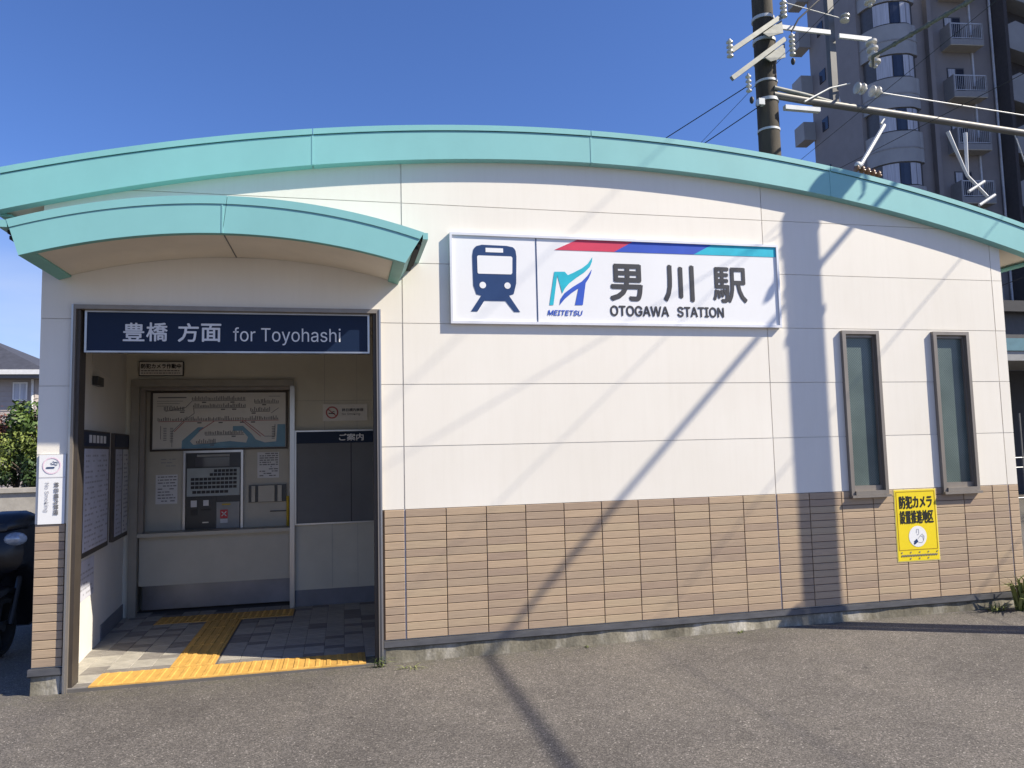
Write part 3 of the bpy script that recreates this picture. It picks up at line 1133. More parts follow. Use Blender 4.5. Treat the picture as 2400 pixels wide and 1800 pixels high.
W(G().box(-2.29, -0.16, 0.125, 0.15, 2.58, 2.72), 'inner_front_wall', 'room_wall', ST)
# alcove
g = G()
g.box(AX0 - 0.03, AX0, YB + 0.031, YB + 0.4, FZ - 0.05, AZ1 + 0.03)
g.box(AX1, AX1 + 0.03, YB + 0.031, YB + 0.4, FZ - 0.05, AZ1 + 0.03)
g.box(AX0, AX1, YB + 0.031, YB + 0.4, AZ1, AZ1 + 0.03)
g.box(AX0 - 0.03, AX1 + 0.03, YB + 0.40, YB + 0.43, FZ - 0.05, AZ1 + 0.03)
alc = W(g, 'ticket_alcove', 'cream_panel', ST)
g = G()
g.box(AX0 - 0.012, AX1 + 0.012, YB - 0.03, YB - 0.001, AZ1 - 0.052, AZ1 + 0.012)
g.box(AX0 - 0.012, AX0 + 0.06, YB - 0.03, YB + 0.03, FZ, AZ1 - 0.053)
W(g, 'alcove_frame', 'trim_metal', alc)
g = G()
g.box(AX0 + 0.061, AX1 - 0.02, YB + 0.02, YB + 0.10, AZ1 - 0.085, AZ1 - 0.053)
g.box(AX0 + 0.061, AX0 + 0.10, YB + 0.02, YB + 0.10, 0.80, AZ1 - 0.086)
W(g, 'alcove_inner_frame', 'bronze', alc)
W(G().box(AX1 - 0.022, AX1 + 0.022, YB - 0.045, YB - 0.0315, FZ, AZ1 - 0.053), 'corner_post', 'steel', alc)
W(G().box(AX0 + 0.061, AX1 - 0.023, YB + 0.215, YB + 0.24, 0.80, AZ1 - 0.09), 'machine_panel', 'cream_panel', alc)
g = G()
g.box(AX0 + 0.061, AX1 - 0.023, YB - 0.02, YB + 0.214, 0.765, 0.80)
W(g, 'counter', 'cream_panel', alc)
W(G().box(AX0 + 0.061, AX1 - 0.023, YB + 0.06, YB + 0.08, 0.30, 0.764), 'counter_front', 'cream_panel', alc)
W(G().box(AX0 + 0.061, AX1 - 0.023, YB + 0.20, YB + 0.22, FZ + 0.02, 0.299), 'kick_panel', 'kick', alc)
# skirting
W(G().box(AX1 + 0.024, 0.9, YB - 0.008, YB - 0.001, FZ, 0.185), 'skirting', 'skirting', ST)
g = G()
g.prism([LWp(1.3, FZ, 0.002), LWp(2.2, FZ, 0.002), LWp(2.2, 0.16, 0.002), LWp(1.3, 0.16, 0.002)], tuple(ln * 0.006))
W(g, 'skirting', 'skirting', ST)

# floor with separate tiles
floor = W(G().prism([(-2.225, -0.015, -0.15), (-0.17, -0.015, -0.15), (-0.17, 0.131, -0.15), (0.93, 0.131, -0.15), (0.93, YB + 0.45, -0.15), (-2.52, YB + 0.45, -0.15), (-2.33, 0.131, -0.15), (-2.225, 0.131, -0.15)], (0, 0, FZ - 0.006 + 0.15)), 'entrance_floor', 'floor_joint', ST)
fcache = {}


def ftile(x, y, w, d, m, h=0.0):
    key = (round(w, 3), round(d, 3), m)
    if key not in fcache:
        g = G()
        c = 0.002
        n0 = [(0, 0), (w, 0), (w, d), (0, d)]
        i0 = [(c, c), (w - c, c), (w - c, d - c), (c, d - c)]
        g.v = [(a, b, 0) for a, b in i0] + [(a, b, -c) for a, b in n0] + [(a, b, -0.008) for a, b in n0]
        g.f = [(0, 1, 2, 3)]
        for k in range(4):
            j = (k + 1) % 4
            g.f += [(k, 4 + k, 4 + j, j), (4 + k, 8 + k, 8 + j, 4 + j)]
        fcache[key] = g.mesh('floor_tile', m)
    o = link('floor_tile', fcache[key])
    o.location = (x, y, FZ + h + random.uniform(-0.0006, 0.0006))
    rel(o, floor)


def tactile(x, y, kind):
    key = ('tac', kind)
    if key not in fcache:
        g = G()
        g.box(0.001, 0.299, 0.001, 0.299, -0.008, 0.002)
        if kind == 'bar':
            for k in range(4):
                xc = 0.0375 + 0.075 * k
                g.prism([(xc - 0.0175, 0.012, 0.0021), (xc + 0.0175, 0.012, 0.0021), (xc + 0.0115, 0.018, 0.007), (xc - 0.0115, 0.018, 0.007)], (0, 0.27, 0))
        else:
            for i in range(5):
                for j in range(5):
                    g.lathe((0.03 + 0.06 * i, 0.03 + 0.06 * j, 0.0021), [(0, 0.0165), (0.005, 0.0105)], n=8)
        fcache[key] = g.mesh('tactile_tile', 'tactile')
    o = link('tactile_tile', fcache[key])
    o.location = (x, y, FZ + random.uniform(-0.0005, 0.0005))
    rel(o, floor)


for k in range(6):
    tactile(-2.085 + 0.3 * k, -0.012, 'bar')
for k in range(5):
    tactile(-1.65, 0.293 + 0.3 * k, 'bar')
for k in range(4):
    tactile(-2.10 + 0.3 * k, 1.80, 'dot')
tac_zone = [(-2.085, -0.285, -0.012, 0.288), (-1.65, -1.35, 0.29, 1.793), (-2.10, -0.90, 1.80, 2.10)]
rng = random.Random(11)
cw = 0.15
c0 = -2.535
for ci in range(20):
    x = c0 + cw * ci
    y = -0.012
    k = 0
    while y < 2.2:
        dark = (rng.random() < 0.36)
        d = 0.10 if dark else 0.20
        if rng.random() < 0.25 and not dark:
            d = 0.10
        y1 = y + d
        xc, xd = x + 0.0015, x + cw - 0.0015
        hit = None
        for z in tac_zone:
            if xd > z[0] + 0.004 and xc < z[1] - 0.004 and y1 > z[2] + 0.004 and y < z[3] - 0.004:
                hit = z
        if hit:
            if y < hit[2] - 0.02:
                y1 = hit[2]
                d = y1 - y
            elif hit[0] - 0.004 < xc and xd < hit[1] + 0.004:
                y = hit[3]
                continue
            else:
                if xc < hit[0] - 0.02:
                    xd = hit[0] - 0.001
                elif xd > hit[1] + 0.02:
                    xc = hit[1] + 0.001
                else:
                    y = hit[3]
                    continue
        if xd - xc > 0.02 and x < 0.25 and xd > -2.36 - 0.075 * max(y, 0) and not (y < 0.13 and (xc < -2.24 or xd > -0.16)):
            ftile(xc, y + 0.0015, round(xd - xc, 3), round(d - 0.003, 3), 'ft_dark' if dark else 'ft_light')
        y += d

# ------------------------------------------------------------------ station name sign
SIGN = thing('station_name_sign', 'long white station name sign with train pictogram and stripes', 'sign', (1.75, -0.02, 2.48))
SY = -0.026
sx0, sx1, sz0, sz1 = 0.360, 3.146, 2.478, 3.182
W(G().box(sx0 + 0.004, sx1 - 0.004, SY, -0.005, sz0 + 0.004, sz1 - 0.004), 'panel', 'white', SIGN)
g = G()
fy = SY - 0.013
g.box(sx0, sx1, fy, -0.003, sz1 - 0.020, sz1)
g.box(sx0, sx1, fy, -0.003, sz0, sz0 + 0.020)
g.box(sx0, sx0 + 0.018, fy, -0.003, sz0 + 0.0202, sz1 - 0.0202)
g.box(sx1 - 0.018, sx1, fy, -0.003, sz0 + 0.0202, sz1 - 0.0202)
W(g, 'frame', 'frame_white', SIGN)
Y1 = SY - 0.0025
Y2 = SY - 0.0045


def prt(name, pts, m, Y=Y1, parent=None):
    return W(flat(G(), pts, Y), name, m, parent or SIGN)


def disc(cx_, cz_, r, Y, n=24):
    return [(cx_ + r * math.cos(2 * math.pi * k / n), cz_ + r * math.sin(2 * math.pi * k / n)) for k in range(n)]


pic = prt('train_pictogram', [(0.5346, 3.0042), (0.5422, 3.0518), (0.5535, 3.069), (0.5657, 3.081), (0.6091, 3.0935), (0.8066, 3.0912), (0.8545, 3.082), (0.8670, 3.070), (0.8758, 3.054), (0.8816, 3.0091), (0.8746, 2.7976), (0.8523, 2.7129), (0.8151, 2.7013), (0.9009, 2.5732), (0.853, 2.5740), (0.7868, 2.6575), (0.6203, 2.6568), (0.5662, 2.5730), (0.5155, 2.5730), (0.5982, 2.6966), (0.5609, 2.7065), (0.5381, 2.7756)], 'navy')
prt('pictogram_white', [(0.638, 3.070), (0.776, 3.070), (0.776, 3.036), (0.638, 3.036)], 'white', Y2, pic)
prt('pictogram_white', [(0.5708, 3.0), (0.5804, 3.0085), (0.8389, 3.0085), (0.8483, 2.9984), (0.8446, 2.8783), (0.8362, 2.8670), (0.5802, 2.8660), (0.5723, 2.8733)], 'white', Y2, pic)
prt('pictogram_white', disc(0.6107, 2.7778, 0.0255, Y2), 'white', Y2, pic)
prt('pictogram_white', disc(0.8046, 2.7782, 0.0250, Y2), 'white', Y2, pic)
prt('divider_line', [(1.0368, 3.160), (1.0452, 3.160), (1.0444, 2.500), (1.0360, 2.500)], 'navy')
ztp = sz1 - 0.0202
prt('red_stripe', [(1.1889, 3.0735), (1.3790, ztp), (1.8450, ztp), (1.6853, 3.0745)], 'red')
prt('blue_stripe', [(1.6853, 3.0745), (1.8450, ztp), (2.5400, ztp), (2.3765, 3.0765)], 'blue')
prt('cyan_stripe', [(2.3765, 3.0765), (2.5400, ztp), (sx1 - 0.019, ztp), (sx1 - 0.019, 3.0785)], 'cyan')
prt('logo', [(1.1838, 2.899), (1.2687, 2.9015), (1.2934, 2.8745), (1.3395, 2.8952), (1.4122, 2.9335), (1.4638, 2.9727), (1.5017, 3.0256), (1.496, 2.9877), (1.4773, 2.9452), (1.4327, 2.902), (1.3669, 2.8585), (1.3012, 2.8084), (1.2645, 2.7661), (1.2435, 2.7271), (1.2259, 2.7996), (1.207, 2.8721), (1.1689, 2.6337), (1.1367, 2.6331)], 'logo_teal')
prt('logo', [(1.494, 2.9275), (1.4826, 2.8895), (1.464, 2.8514), (1.4384, 2.8146), (1.4096, 2.6382), (1.3455, 2.637), (1.3783, 2.7716), (1.3201, 2.7329), (1.2619, 2.6835), (1.2181, 2.6332), (1.228, 2.6828), (1.2634, 2.7317), (1.336, 2.7844), (1.4087, 2.8278), (1.4606, 2.8792)], 'logo_blue')
AXX, AZZ = (1, 0, 0), (0, 0, 1)
O1 = (0, Y1, 0)
text('station_name', '男', 1.638, 1.920, 2.677, 2.979, O1, AXX, AZZ, 'charcoal', SIGN, 0.0, 0, 0.008)
text('station_name', '川', 2.098, 2.370, 2.678, 2.984, O1, AXX, AZZ, 'charcoal', SIGN, 0.0, 0, 0.008)
text('station_name', '駅', 2.534, 2.846, 2.679, 2.978, O1, AXX, AZZ, 'charcoal', SIGN, 0.0, 0, 0.006)
text('station_name', 'OTOGAWA', 1.636, 2.139, 2.555, 2.641, O1, AXX, AZZ, 'charcoal', SIGN, 0.0, 0, 0.0032)
text('station_name', 'STATION', 2.211, 2.625, 2.555, 2.641, O1, AXX, AZZ, 'charcoal', SIGN, 0.0, 0, 0.0032)
text('company_name', 'MEITETSU', 1.119, 1.407, 2.552, 2.595, O1, AXX, AZZ, 'logo_blue', SIGN, 0.0, 0.22, 0.0015)

# ------------------------------------------------------------------ blue direction sign in the doorway
DS = thing('direction_sign', 'navy direction sign with silver frame across the doorway head', 'sign', (-1.2, 0.06, 2.25))
bx0, bx1, bz0, bz1 = -2.168, -0.243, 2.254, 2.547
W(G().box(bx0 + 0.01, bx1 - 0.01, 0.036, 0.10, bz0 + 0.008, bz1 - 0.008), 'panel', 'navy_sign', DS)
g = G()
g.box(bx0, bx1, 0.026, 0.102, bz0, bz0 + 0.012)
g.box(bx0, bx1, 0.026, 0.102, bz1 - 0.012, bz1)
g.box(bx0, bx0 + 0.014, 0.026, 0.102, bz0 + 0.0122, bz1 - 0.0122)
g.box(bx1 - 0.014, bx1, 0.026, 0.102, bz0 + 0.0122, bz1 - 0.0122)
W(g, 'frame', 'steel', DS)
O2 = (0, 0.0335, 0)
text('lettering', '豊', -1.928, -1.788, 2.334, 2.464, O2, AXX, AZZ, 'pale_text', DS, 0.0, 0, 0.0025)
text('lettering', '橋', -1.778, -1.638, 2.334, 2.468, O2, AXX, AZZ, 'pale_text', DS, 0.0, 0, 0.0025)
text('lettering', '方', -1.572, -1.433, 2.331, 2.466, O2, AXX, AZZ, 'pale_text', DS, 0.0, 0, 0.0025)
text('lettering', '面', -1.419, -1.283, 2.333, 2.464, O2, AXX, AZZ, 'pale_text', DS, 0.0, 0, 0.0025)
text('lettering', 'for Toyohashi', -1.203, -0.452, 2.312, 2.440, O2, AXX, AZZ, 'pale_text', DS, 0.0)

# ------------------------------------------------------------------ yellow notice
YN = thing('yellow_notice', 'yellow security camera notice pasted on the tiles between the windows', 'notice', (4.35, -0.01, 0.49))
YY = -0.0085
yc = [(4.139, 1.096), (4.558, 1.095), (4.561, 0.487), (4.138, 0.488)]
slab2('sheet', yc, YY, 0.0015, 'yellow_edge', YN)
prt('field', [(4.146, 1.089), (4.551, 1.088), (4.554, 0.494), (4.145, 0.495)], 'yellow', YY - 0.0015, YN)
g = G()
for (a, b, c, d) in ((4.158, 4.544, 1.073, 1.078), (4.158, 4.544, 0.583, 0.588), (4.158, 4.163, 0.588, 1.073), (4.539, 4.544, 0.588, 1.073)):
    flat(g, [(a, c), (b, c), (b, d), (a, d)], YY - 0.003)
W(g, 'border_line', 'gold_line', YN)
O3 = (0, YY - 0.003, 0)
text('lettering', '防犯カメラ', 4.185, 4.514, 0.932, 1.042, O3, AXX, AZZ, 'black', YN, 0.0, 0, 0.0032)
text('lettering', '設置推進地区', 4.183, 4.520, 0.803, 0.918, O3, AXX, AZZ, 'black', YN, 0.0, 0, 0.0026)
prt('emblem_disc', disc(4.349, 0.695, 0.089, 0), 'white', YY - 0.003, YN)
g = G()
yy = YY - 0.0045
flat(g, [(4.306, 0.655), (4.322, 0.632), (4.350, 0.650), (4.336, 0.676)], yy)
flat(g, [(4.304, 0.640), (4.312, 0.626), (4.322, 0.632), (4.312, 0.648)], yy)
W(g, 'emblem_camera', 'navy', YN)
g = G()


def stroke(g, pts, w, Y):
    for p, q in zip(pts, pts[1:]):
        d = Vector((q[0] - p[0], q[1] - p[1]))
        if d.length < 1e-6:
            continue
        d.normalize()
        n = Vector((-d.y, d.x)) * w / 2
        flat(g, [(p[0] + n.x, p[1] + n.y), (q[0] + n.x, q[1] + n.y), (q[0] - n.x, q[1] - n.y), (p[0] - n.x, p[1] - n.y)], Y)


stroke(g, [(4.336, 0.722), (4.340, 0.755), (4.358, 0.757), (4.362, 0.722), (4.352, 0.708), (4.340, 0.712)], 0.004, yy)
stroke(g, [(4.350, 0.676), (4.374, 0.700), (4.398, 0.690), (4.404, 0.660), (4.386, 0.640), (4.352, 0.646)], 0.004, yy)
stroke(g, [(4.374, 0.700), (4.392, 0.715), (4.412, 0.690), (4.404, 0.660)], 0.004, yy)
W(g, 'emblem_lines', 'ink_pale', YN)
g = G()
rng = random.Random(3)
for z, a, b, st, hh in ((0.558, 4.176, 4.53, 0.088, 0.012), (0.530, 4.176, 4.53, 0.0165, 0.016), (0.506, 4.26, 4.45, 0.088, 0.013)):
    x = a
    while x < b:
        flat(g, [(x, z), (x + 0.011, z), (x + 0.011, z + hh), (x, z + hh)], yy)
        x += st
W(g, 'small_print', 'ink', YN)

# ------------------------------------------------------------------ no smoking plate on the pier
NS = thing('no_smoking_plate', 'white upright no smoking plate on the pier left of the door', 'plate', (-2.33, -0.02, 1.1))
W(G().box(-2.410, -2.250, -0.014, -0.003, 1.101, 1.560), 'plate', 'white', NS)
W(flat(G(), [(-2.408, 1.408), (-2.252, 1.408), (-2.252, 1.411), (-2.408, 1.411)], -0.0165), 'divider_line', 'ink_pale', NS)


def ring(g, cx_, cz_, r0, r1, Y, n=28):
    for k in range(n):
        a, b = 2 * math.pi * k / n, 2 * math.pi * (k + 1) / n
        flat(g, [(cx_ + r0 * math.cos(a), cz_ + r0 * math.sin(a)), (cx_ + r1 * math.cos(a), cz_ + r1 * math.sin(a)), (cx_ + r1 * math.cos(b), cz_ + r1 * math.sin(b)), (cx_ + r0 * math.cos(b), cz_ + r0 * math.sin(b))], Y)


g = G()
ring(g, -2.333, 1.487, 0.048, 0.056, -0.0165)
W(g, 'prohibition_ring', 'pink', NS)
g = G()
flat(g, [(-2.366, 1.468), (-2.316, 1.468), (-2.316, 1.478), (-2.366, 1.478)], -0.0165)
stroke(g, [(-2.340, 1.505), (-2.332, 1.494), (-2.318, 1.497), (-2.308, 1.488), (-2.300, 1.492)], 0.005, -0.0165)
stroke(g, [(-2.328, 1.515), (-2.318, 1.507), (-2.304, 1.510), (-2.298, 1.500)], 0.005, -0.0165)
W(g, 'cigarette_mark', 'navy', NS)
# lettering runs downwards
text('lettering', '終日構内禁煙', 0, 0.215, 0, 0.030, (-2.316, -0.0165, 1.375), (0, 0, -1), (1, 0, 0), 'ink', NS, 0.0, 0, 0.0008)
text('lettering', 'No Smoking', 0, 0.192, 0, 0.032, (-2.377, -0.0165, 1.374), (0, 0, -1), (1, 0, 0), 'ink_pale', NS, 0.0)

# ------------------------------------------------------------------ things inside the entrance
YI = YB - 0.0015
CS = thing('camera_notice', 'small framed camera in operation notice above the ticket alcove', 'notice', (-2.13, YI, 2.29))
W(G().box(-2.345, -1.945, YB - 0.036, YB - 0.001, 2.300, 2.440), 'plate', 'black', CS)
W(flat(G(), [(-2.337, 2.307), (-1.953, 2.307), (-1.953, 2.433), (-2.337, 2.433)], YB - 0.038), 'sheet', 'map_board', CS)
text('lettering', '防犯カメラ作動中', -2.325, -1.965, 2.370, 2.418, (0, YB - 0.040, 0), AXX, AZZ, 'black', CS, 0.0, 0, 0.0016)
g = G()
rng = random.Random(5)
for z in (2.345, 2.322):
    x = -2.325
    while x < -1.98:
        w = rng.uniform(0.01, 0.03)
        flat(g, [(x, z), (x + w, z), (x + w, z + 0.010), (x, z + 0.010)], YB - 0.040)
        x += w + 0.006
W(g, 'small_print', 'ink', CS)

NP = thing('no_smoking_sign', 'small interior no smoking sign above the grey notice board', 'sign', (-0.41, YI, 1.84))
W(G().box(-0.635, -0.195, YB - 0.012, YB - 0.0045, 1.842, 2.012), 'plate', 'map_board', NP)
g = G()
ring(g, -0.545, 1.927, 0.048, 0.062, YB - 0.0145)
stroke(g, [(-0.585, 1.960), (-0.505, 1.894)], 0.010, YB - 0.0145)
W(g, 'prohibition_ring', 'map_red', NP)
g = G()
flat(g, [(-0.580, 1.913), (-0.520, 1.913), (-0.520, 1.923), (-0.580, 1.923)], YB - 0.016)
stroke(g, [(-0.545, 1.932), (-0.530, 1.938), (-0.520, 1.934)], 0.006, YB - 0.016)
W(g, 'cigarette_mark', 'black', NP)
text('lettering', '終日構内禁煙', -0.448, -0.235, 1.936, 1.968, (0, YB - 0.0145, 0), AXX, AZZ, 'ink', NP, 0.0, 0, 0.001)
text('lettering', 'No Smoking', -0.448, -0.270, 1.893, 1.922, (0, YB - 0.0145, 0), AXX, AZZ, 'ink', NP, 0.0)

GB = thing('information_board', 'grey pin board with navy header on the interior back wall', 'notice board', (-0.45, YI, 0.83))
W(G().box(-0.89, 0.28, YB - 0.03, YB - 0.0045, 0.835, 1.735), 'board', 'pin_board', GB)
W(G().box(-0.89, 0.28, YB - 0.040, YB - 0.0305, 1.620, 1.735), 'header', 'navy_sign', GB)
g = G()
g.box(-0.905, -0.891, YB - 0.045, YB - 0.0045, 0.82, 1.75)
g.box(-0.8905, 0.29, YB - 0.045, YB - 0.0045, 0.82, 0.8345)
g.box(-0.8905, 0.29, YB - 0.045, YB - 0.0045, 1.7355, 1.75)
W(g, 'frame', 'steel', GB)
text('lettering', 'ご案内', -0.478, -0.235, 1.640, 1.712, (0, YB - 0.0425, 0), AXX, AZZ, 'pale_text', GB, 0.0, 0, 0.002)
W(G().box(-0.365, -0.355, YB - 0.034, YB - 0.0305, 0.836, 1.619), 'door_edge', 'machine_dark', GB)

# route map
RM = thing('route_map', 'framed fare and route map above the ticket machine', 'map', (-1.64, YB + 0.2, 1.59))
mx0, mx1, mz0, mz1 = -2.268, -1.010, 1.595, 2.150
YM = YB + 0.200
W(G().box(mx0, mx1, YM, YB + 0.2145, mz0, mz1), 'board', 'map_board', RM)
g = G()
for (a, b, c, d) in ((mx0 - 0.02, mx1 + 0.02, mz0 - 0.02, mz0 - 0.0005), (mx0 - 0.02, mx1 + 0.02, mz1 + 0.0005, mz1 + 0.014), (mx0 - 0.02, mx0 - 0.0005, mz0, mz1), (mx1 + 0.0005, mx1 + 0.02, mz0, mz1)):
    g.box(a, b, YM - 0.015, YB + 0.2145, c, d)
W(g, 'frame', 'bronze_dark', RM)


def mp_(x, y):
    return (mx0 + (x - 705) / 1020 * (mx1 - mx0), mz0 + (832 - y) / 462 * (mz1 - mz0))


water = [(922, 830), (925, 765), (1045, 655), (1090, 655), (985, 770), (1010, 800), (1290, 775), (1415, 790), (1430, 745), (1385, 690), (1312, 690), (1312, 650), (1390, 650), (1460, 720), (1490, 765), (1560, 792), (1650, 785), (1660, 640), (1722, 640), (1722, 830)]
W(flat(G(), [mp_(*q) for q in water], YM - 0.002), 'sea', 'map_blue', RM)
gl, gr, gt = G(), G(), G()
YL_ = YM - 0.0035
rng = random.Random(9)
rows = [(1000, 1410, 435), (1480, 1670, 460), (1010, 1410, 495), (790, 945, 515), (1450, 1600, 530), (745, 1670, 605), (1100, 1400, 722), (1035, 1180, 792)]
for (a, b, y) in rows:
    stroke(gr if y == 605 else gl, [mp_(a, y), mp_(b, y)], 0.005, YL_)
    x = a
    while x < b:
        h = rng.uniform(20, 40)
        stroke(gt, [mp_(x, y - 5), mp_(x, y - h)], 0.007, YL_)
        x += rng.choice((11, 13, 15))
    for k in range(max(1, int((b - a) / 200))):
        xx = rng.uniform(a, b - 30)
        flat(gt, [mp_(xx, y + 18), mp_(xx + 32, y + 18), mp_(xx + 32, y + 9), mp_(xx, y + 9)], YL_)
for pts in ([(930, 605), (850, 690), (850, 815)], [(1000, 435), (950, 490), (800, 520)], [(765, 640), (765, 750)], [(1560, 740), (1640, 740), (1640, 640)], [(1010, 495), (1015, 540), (930, 605)], [(1670, 500), (1610, 545)]):
    stroke(gl, [mp_(*q) for q in pts], 0.005, YL_)
for pts in ([(1170, 605), (1050, 690)], [(1400, 605), (1560, 740)], [(940, 610), (865, 690)], [(1380, 605), (1530, 740)]):
    stroke(gr, [mp_(*q) for q in pts], 0.006, YL_)
for x0_, n_, dx_ in ((785, 8, 12), (835, 9, 12), (1615, 8, 14)):
    for k in range(n_):
        y = 660 + k * 14
        stroke(gt, [mp_(x0_, y), mp_(x0_ + 24, y)], 0.006, YL_)
for z, a, b in ((405, 742, 955), (435, 735, 930), (455, 735, 905), (475, 735, 850), (400, 1590, 1680)):
    flat(gt, [mp_(a, z + 7), mp_(b, z + 7), mp_(b, z - 3), mp_(a, z - 3)], YL_) if z == 405 else flat(gl, [mp_(a, z + 3), mp_(b, z + 3), mp_(b, z), mp_(a, z)], YL_)
W(gl, 'route_lines', 'ink', RM)
W(gr, 'main_line', 'map_red', RM)
W(gt, 'station_ticks', 'ink', RM)

# ticket machine
TM = thing('ticket_machine', 'dark ticket vending machine set in the cream panel', 'ticket machine', (-1.7, YB + 0.21, 0.79))
tx0, tx1, tz0, tz1 = -1.955, -1.438, 0.802, 1.552
YT = YB + 0.200
W(G().box(tx0, tx1, YT, YB + 0.2147, tz0, tz1), 'body', 'machine_dark', TM)
g = G()
g.box(tx0 - 0.022, tx0 - 0.0005, YT - 0.03, YB + 0.2147, tz0, tz1 + 0.022)
g.box(tx1 + 0.0005, tx1 + 0.022, YT - 0.03, YB + 0.2147, tz0, tz1 + 0.022)
g.box(tx0, tx1, YT - 0.03, YB + 0.2147, tz1 + 0.0005, tz1 + 0.022)
W(g, 'frame', 'steel', TM)
W(G().box(tx0 + 0.085, tx1 - 0.11, YT - 0.006, YT - 0.0005, 1.415, 1.505), 'screen', 'screen', TM)
W(G().box(tx0 + 0.10, tx1 - 0.11, YT - 0.004, YT - 0.0005, 1.512, 1.535), 'display_strip', 'panel_grey', TM)
bp_ = W(G().box(tx0 + 0.012, tx1 - 0.012, YT - 0.016, YT - 0.0005, 1.125, 1.40), 'button_panel', 'machine_grey', TM)
for (zz, a, b, n) in ((1.372, 0.26, 0.48, 6), (1.335, 0.22, 0.48, 7), (1.292, 0.045, 0.48, 11), (1.252, 0.045, 0.48, 11), (1.212, 0.045, 0.48, 11), (1.165, 0.06, 0.40, 8)):
    for k in range(n):
        w = (b - a) / n
        W(G().box(tx0 + a + w * k + 0.003, tx0 + a + w * (k + 1) - 0.003, YT - 0.020, YT - 0.0165, zz - 0.014, zz + 0.014), 'button', 'black', bp_)
lm = W(G().box(tx0 + 0.012, tx0 + 0.285, YT - 0.012, YT - 0.0005, 0.82, 1.105), 'coin_module', 'machine_dark', TM)
W(G().box(tx0 + 0.05, tx0 + 0.105, YT - 0.018, YT - 0.0125, 1.02, 1.085), 'coin_label', 'paper', lm)
W(G().box(tx0 + 0.165, tx0 + 0.215, YT - 0.018, YT - 0.0125, 1.03, 1.085), 'note_label', 'paper', lm)
W(G().box(tx0 + 0.05, tx0 + 0.11, YT - 0.020, YT - 0.0125, 0.94, 1.0), 'coin_slot', 'black', lm)
W(G().box(tx0 + 0.145, tx0 + 0.235, YT - 0.022, YT - 0.0125, 0.985, 1.0), 'note_slot', 'black', lm)
W(G().box(tx0 + 0.16, tx0 + 0.215, YT - 0.020, YT - 0.0125, 0.862, 0.872), 'ticket_chute', 'steel', lm)
rm_ = W(G().box(tx0 + 0.288, tx1 - 0.012, YT - 0.018, YT - 0.0005, 0.805, 1.06), 'card_module', 'panel_grey', TM)
W(G().box(tx0 + 0.325, tx0 + 0.395, YT - 0.022, YT - 0.0185, 0.90, 0.985), 'warning_sticker', 'sticker_red', rm_)
g = G()
cxs, czs = tx0 + 0.360, 0.945
stroke(g, [(cxs - 0.022, czs - 0.022), (cxs + 0.022, czs + 0.022)], 0.009, YT - 0.0235)
stroke(g, [(cxs - 0.022, czs + 0.022), (cxs + 0.022, czs - 0.022)], 0.009, YT - 0.0235)
W(g, 'cross_mark', 'paper', rm_)
W(G().box(tx0 + 0.325, tx0 + 0.395, YT - 0.021, YT - 0.0185, 0.855, 0.895), 'caption_sticker', 'paper', rm_)
W(G().box(tx0 + 0.34, tx0 + 0.42, YT - 0.024, YT - 0.0185, 1.03, 1.045), 'card_slot', 'amber', rm_)


def notice(label, x0, x1, z0, z1, Y, m, seed, name='paper_notice', inkm='ink', lines=9):
    t = thing(name, label, 'notice', ((x0 + x1) / 2, Y, z0), group=None)
    W(G().box(x0, x1, Y - 0.002, Y, z0, z1), 'sheet', m, t)
    g = G()
    rg = random.Random(seed)
    n = lines
    for k in range(n):
        z = z1 - (k + 0.9) * (z1 - z0) / (n + 0.7)
        x = x0 + (x1 - x0) * 0.1
        while x < x1 - (x1 - x0) * 0.14:
            w = rg.uniform(0.01, 0.05)
            if rg.random() < 0.8:
                flat(g, [(x, z), (min(x + w, x1 - 0.01), z), (min(x + w, x1 - 0.01), z + 0.010), (x, z + 0.010)], Y - 0.0035)
            x += w + 0.008
    W(g, 'small_print', inkm, t)
    return t


notice('white printed paper taped left of the ticket machine', -2.235, -2.035, 1.06, 1.345, YB + 0.2145, 'paper', 21)
notice('faded blank paper above the printed one by the ticket machine', -2.205, -2.045, 1.40, 1.52, YB + 0.2145, 'cream_panel', 22, inkm='panel_grey', lines=3)
notice('framed regulations sheet right of the ticket machine', -1.285, -1.075, 1.285, 1.545, YB + 0.2145, 'paper', 23, lines=11)
LH = thing('leaflet_rack', 'cream leaflet rack with dark side slots right of the ticket machine', 'rack', (-1.18, YB + 0.2, 1.05))
W(G().box(-1.365, -1.005, YB + 0.185, YB + 0.2145, 1.045, 1.215), 'back_plate', 'machine_dark', LH)
for a, b in ((-1.335, -1.300), (-1.27, -1.115), (-1.085, -1.045)):
    W(G().box(a, b, YB + 0.165, YB + 0.1845, 1.05, 1.21), 'slot_card', 'cream_panel', LH)
HB = thing('yellow_handle_bar', 'short yellow bar standing at the right end of the counter', 'handle', (-0.985, YB + 0.15, 0.8))
HB_ = W(G().tube([(-0.985, YB + 0.16, 0.801), (-0.985, YB + 0.16, 1.10)], 0.014, 8), 'bar', 'amber', HB, True)
W(G().box(-1.16, -0.99, YB + 0.195, YB + 0.2145, 0.945, 0.955), 'shelf_edge', 'machine_dark', HB)

# boards on the left inner wall


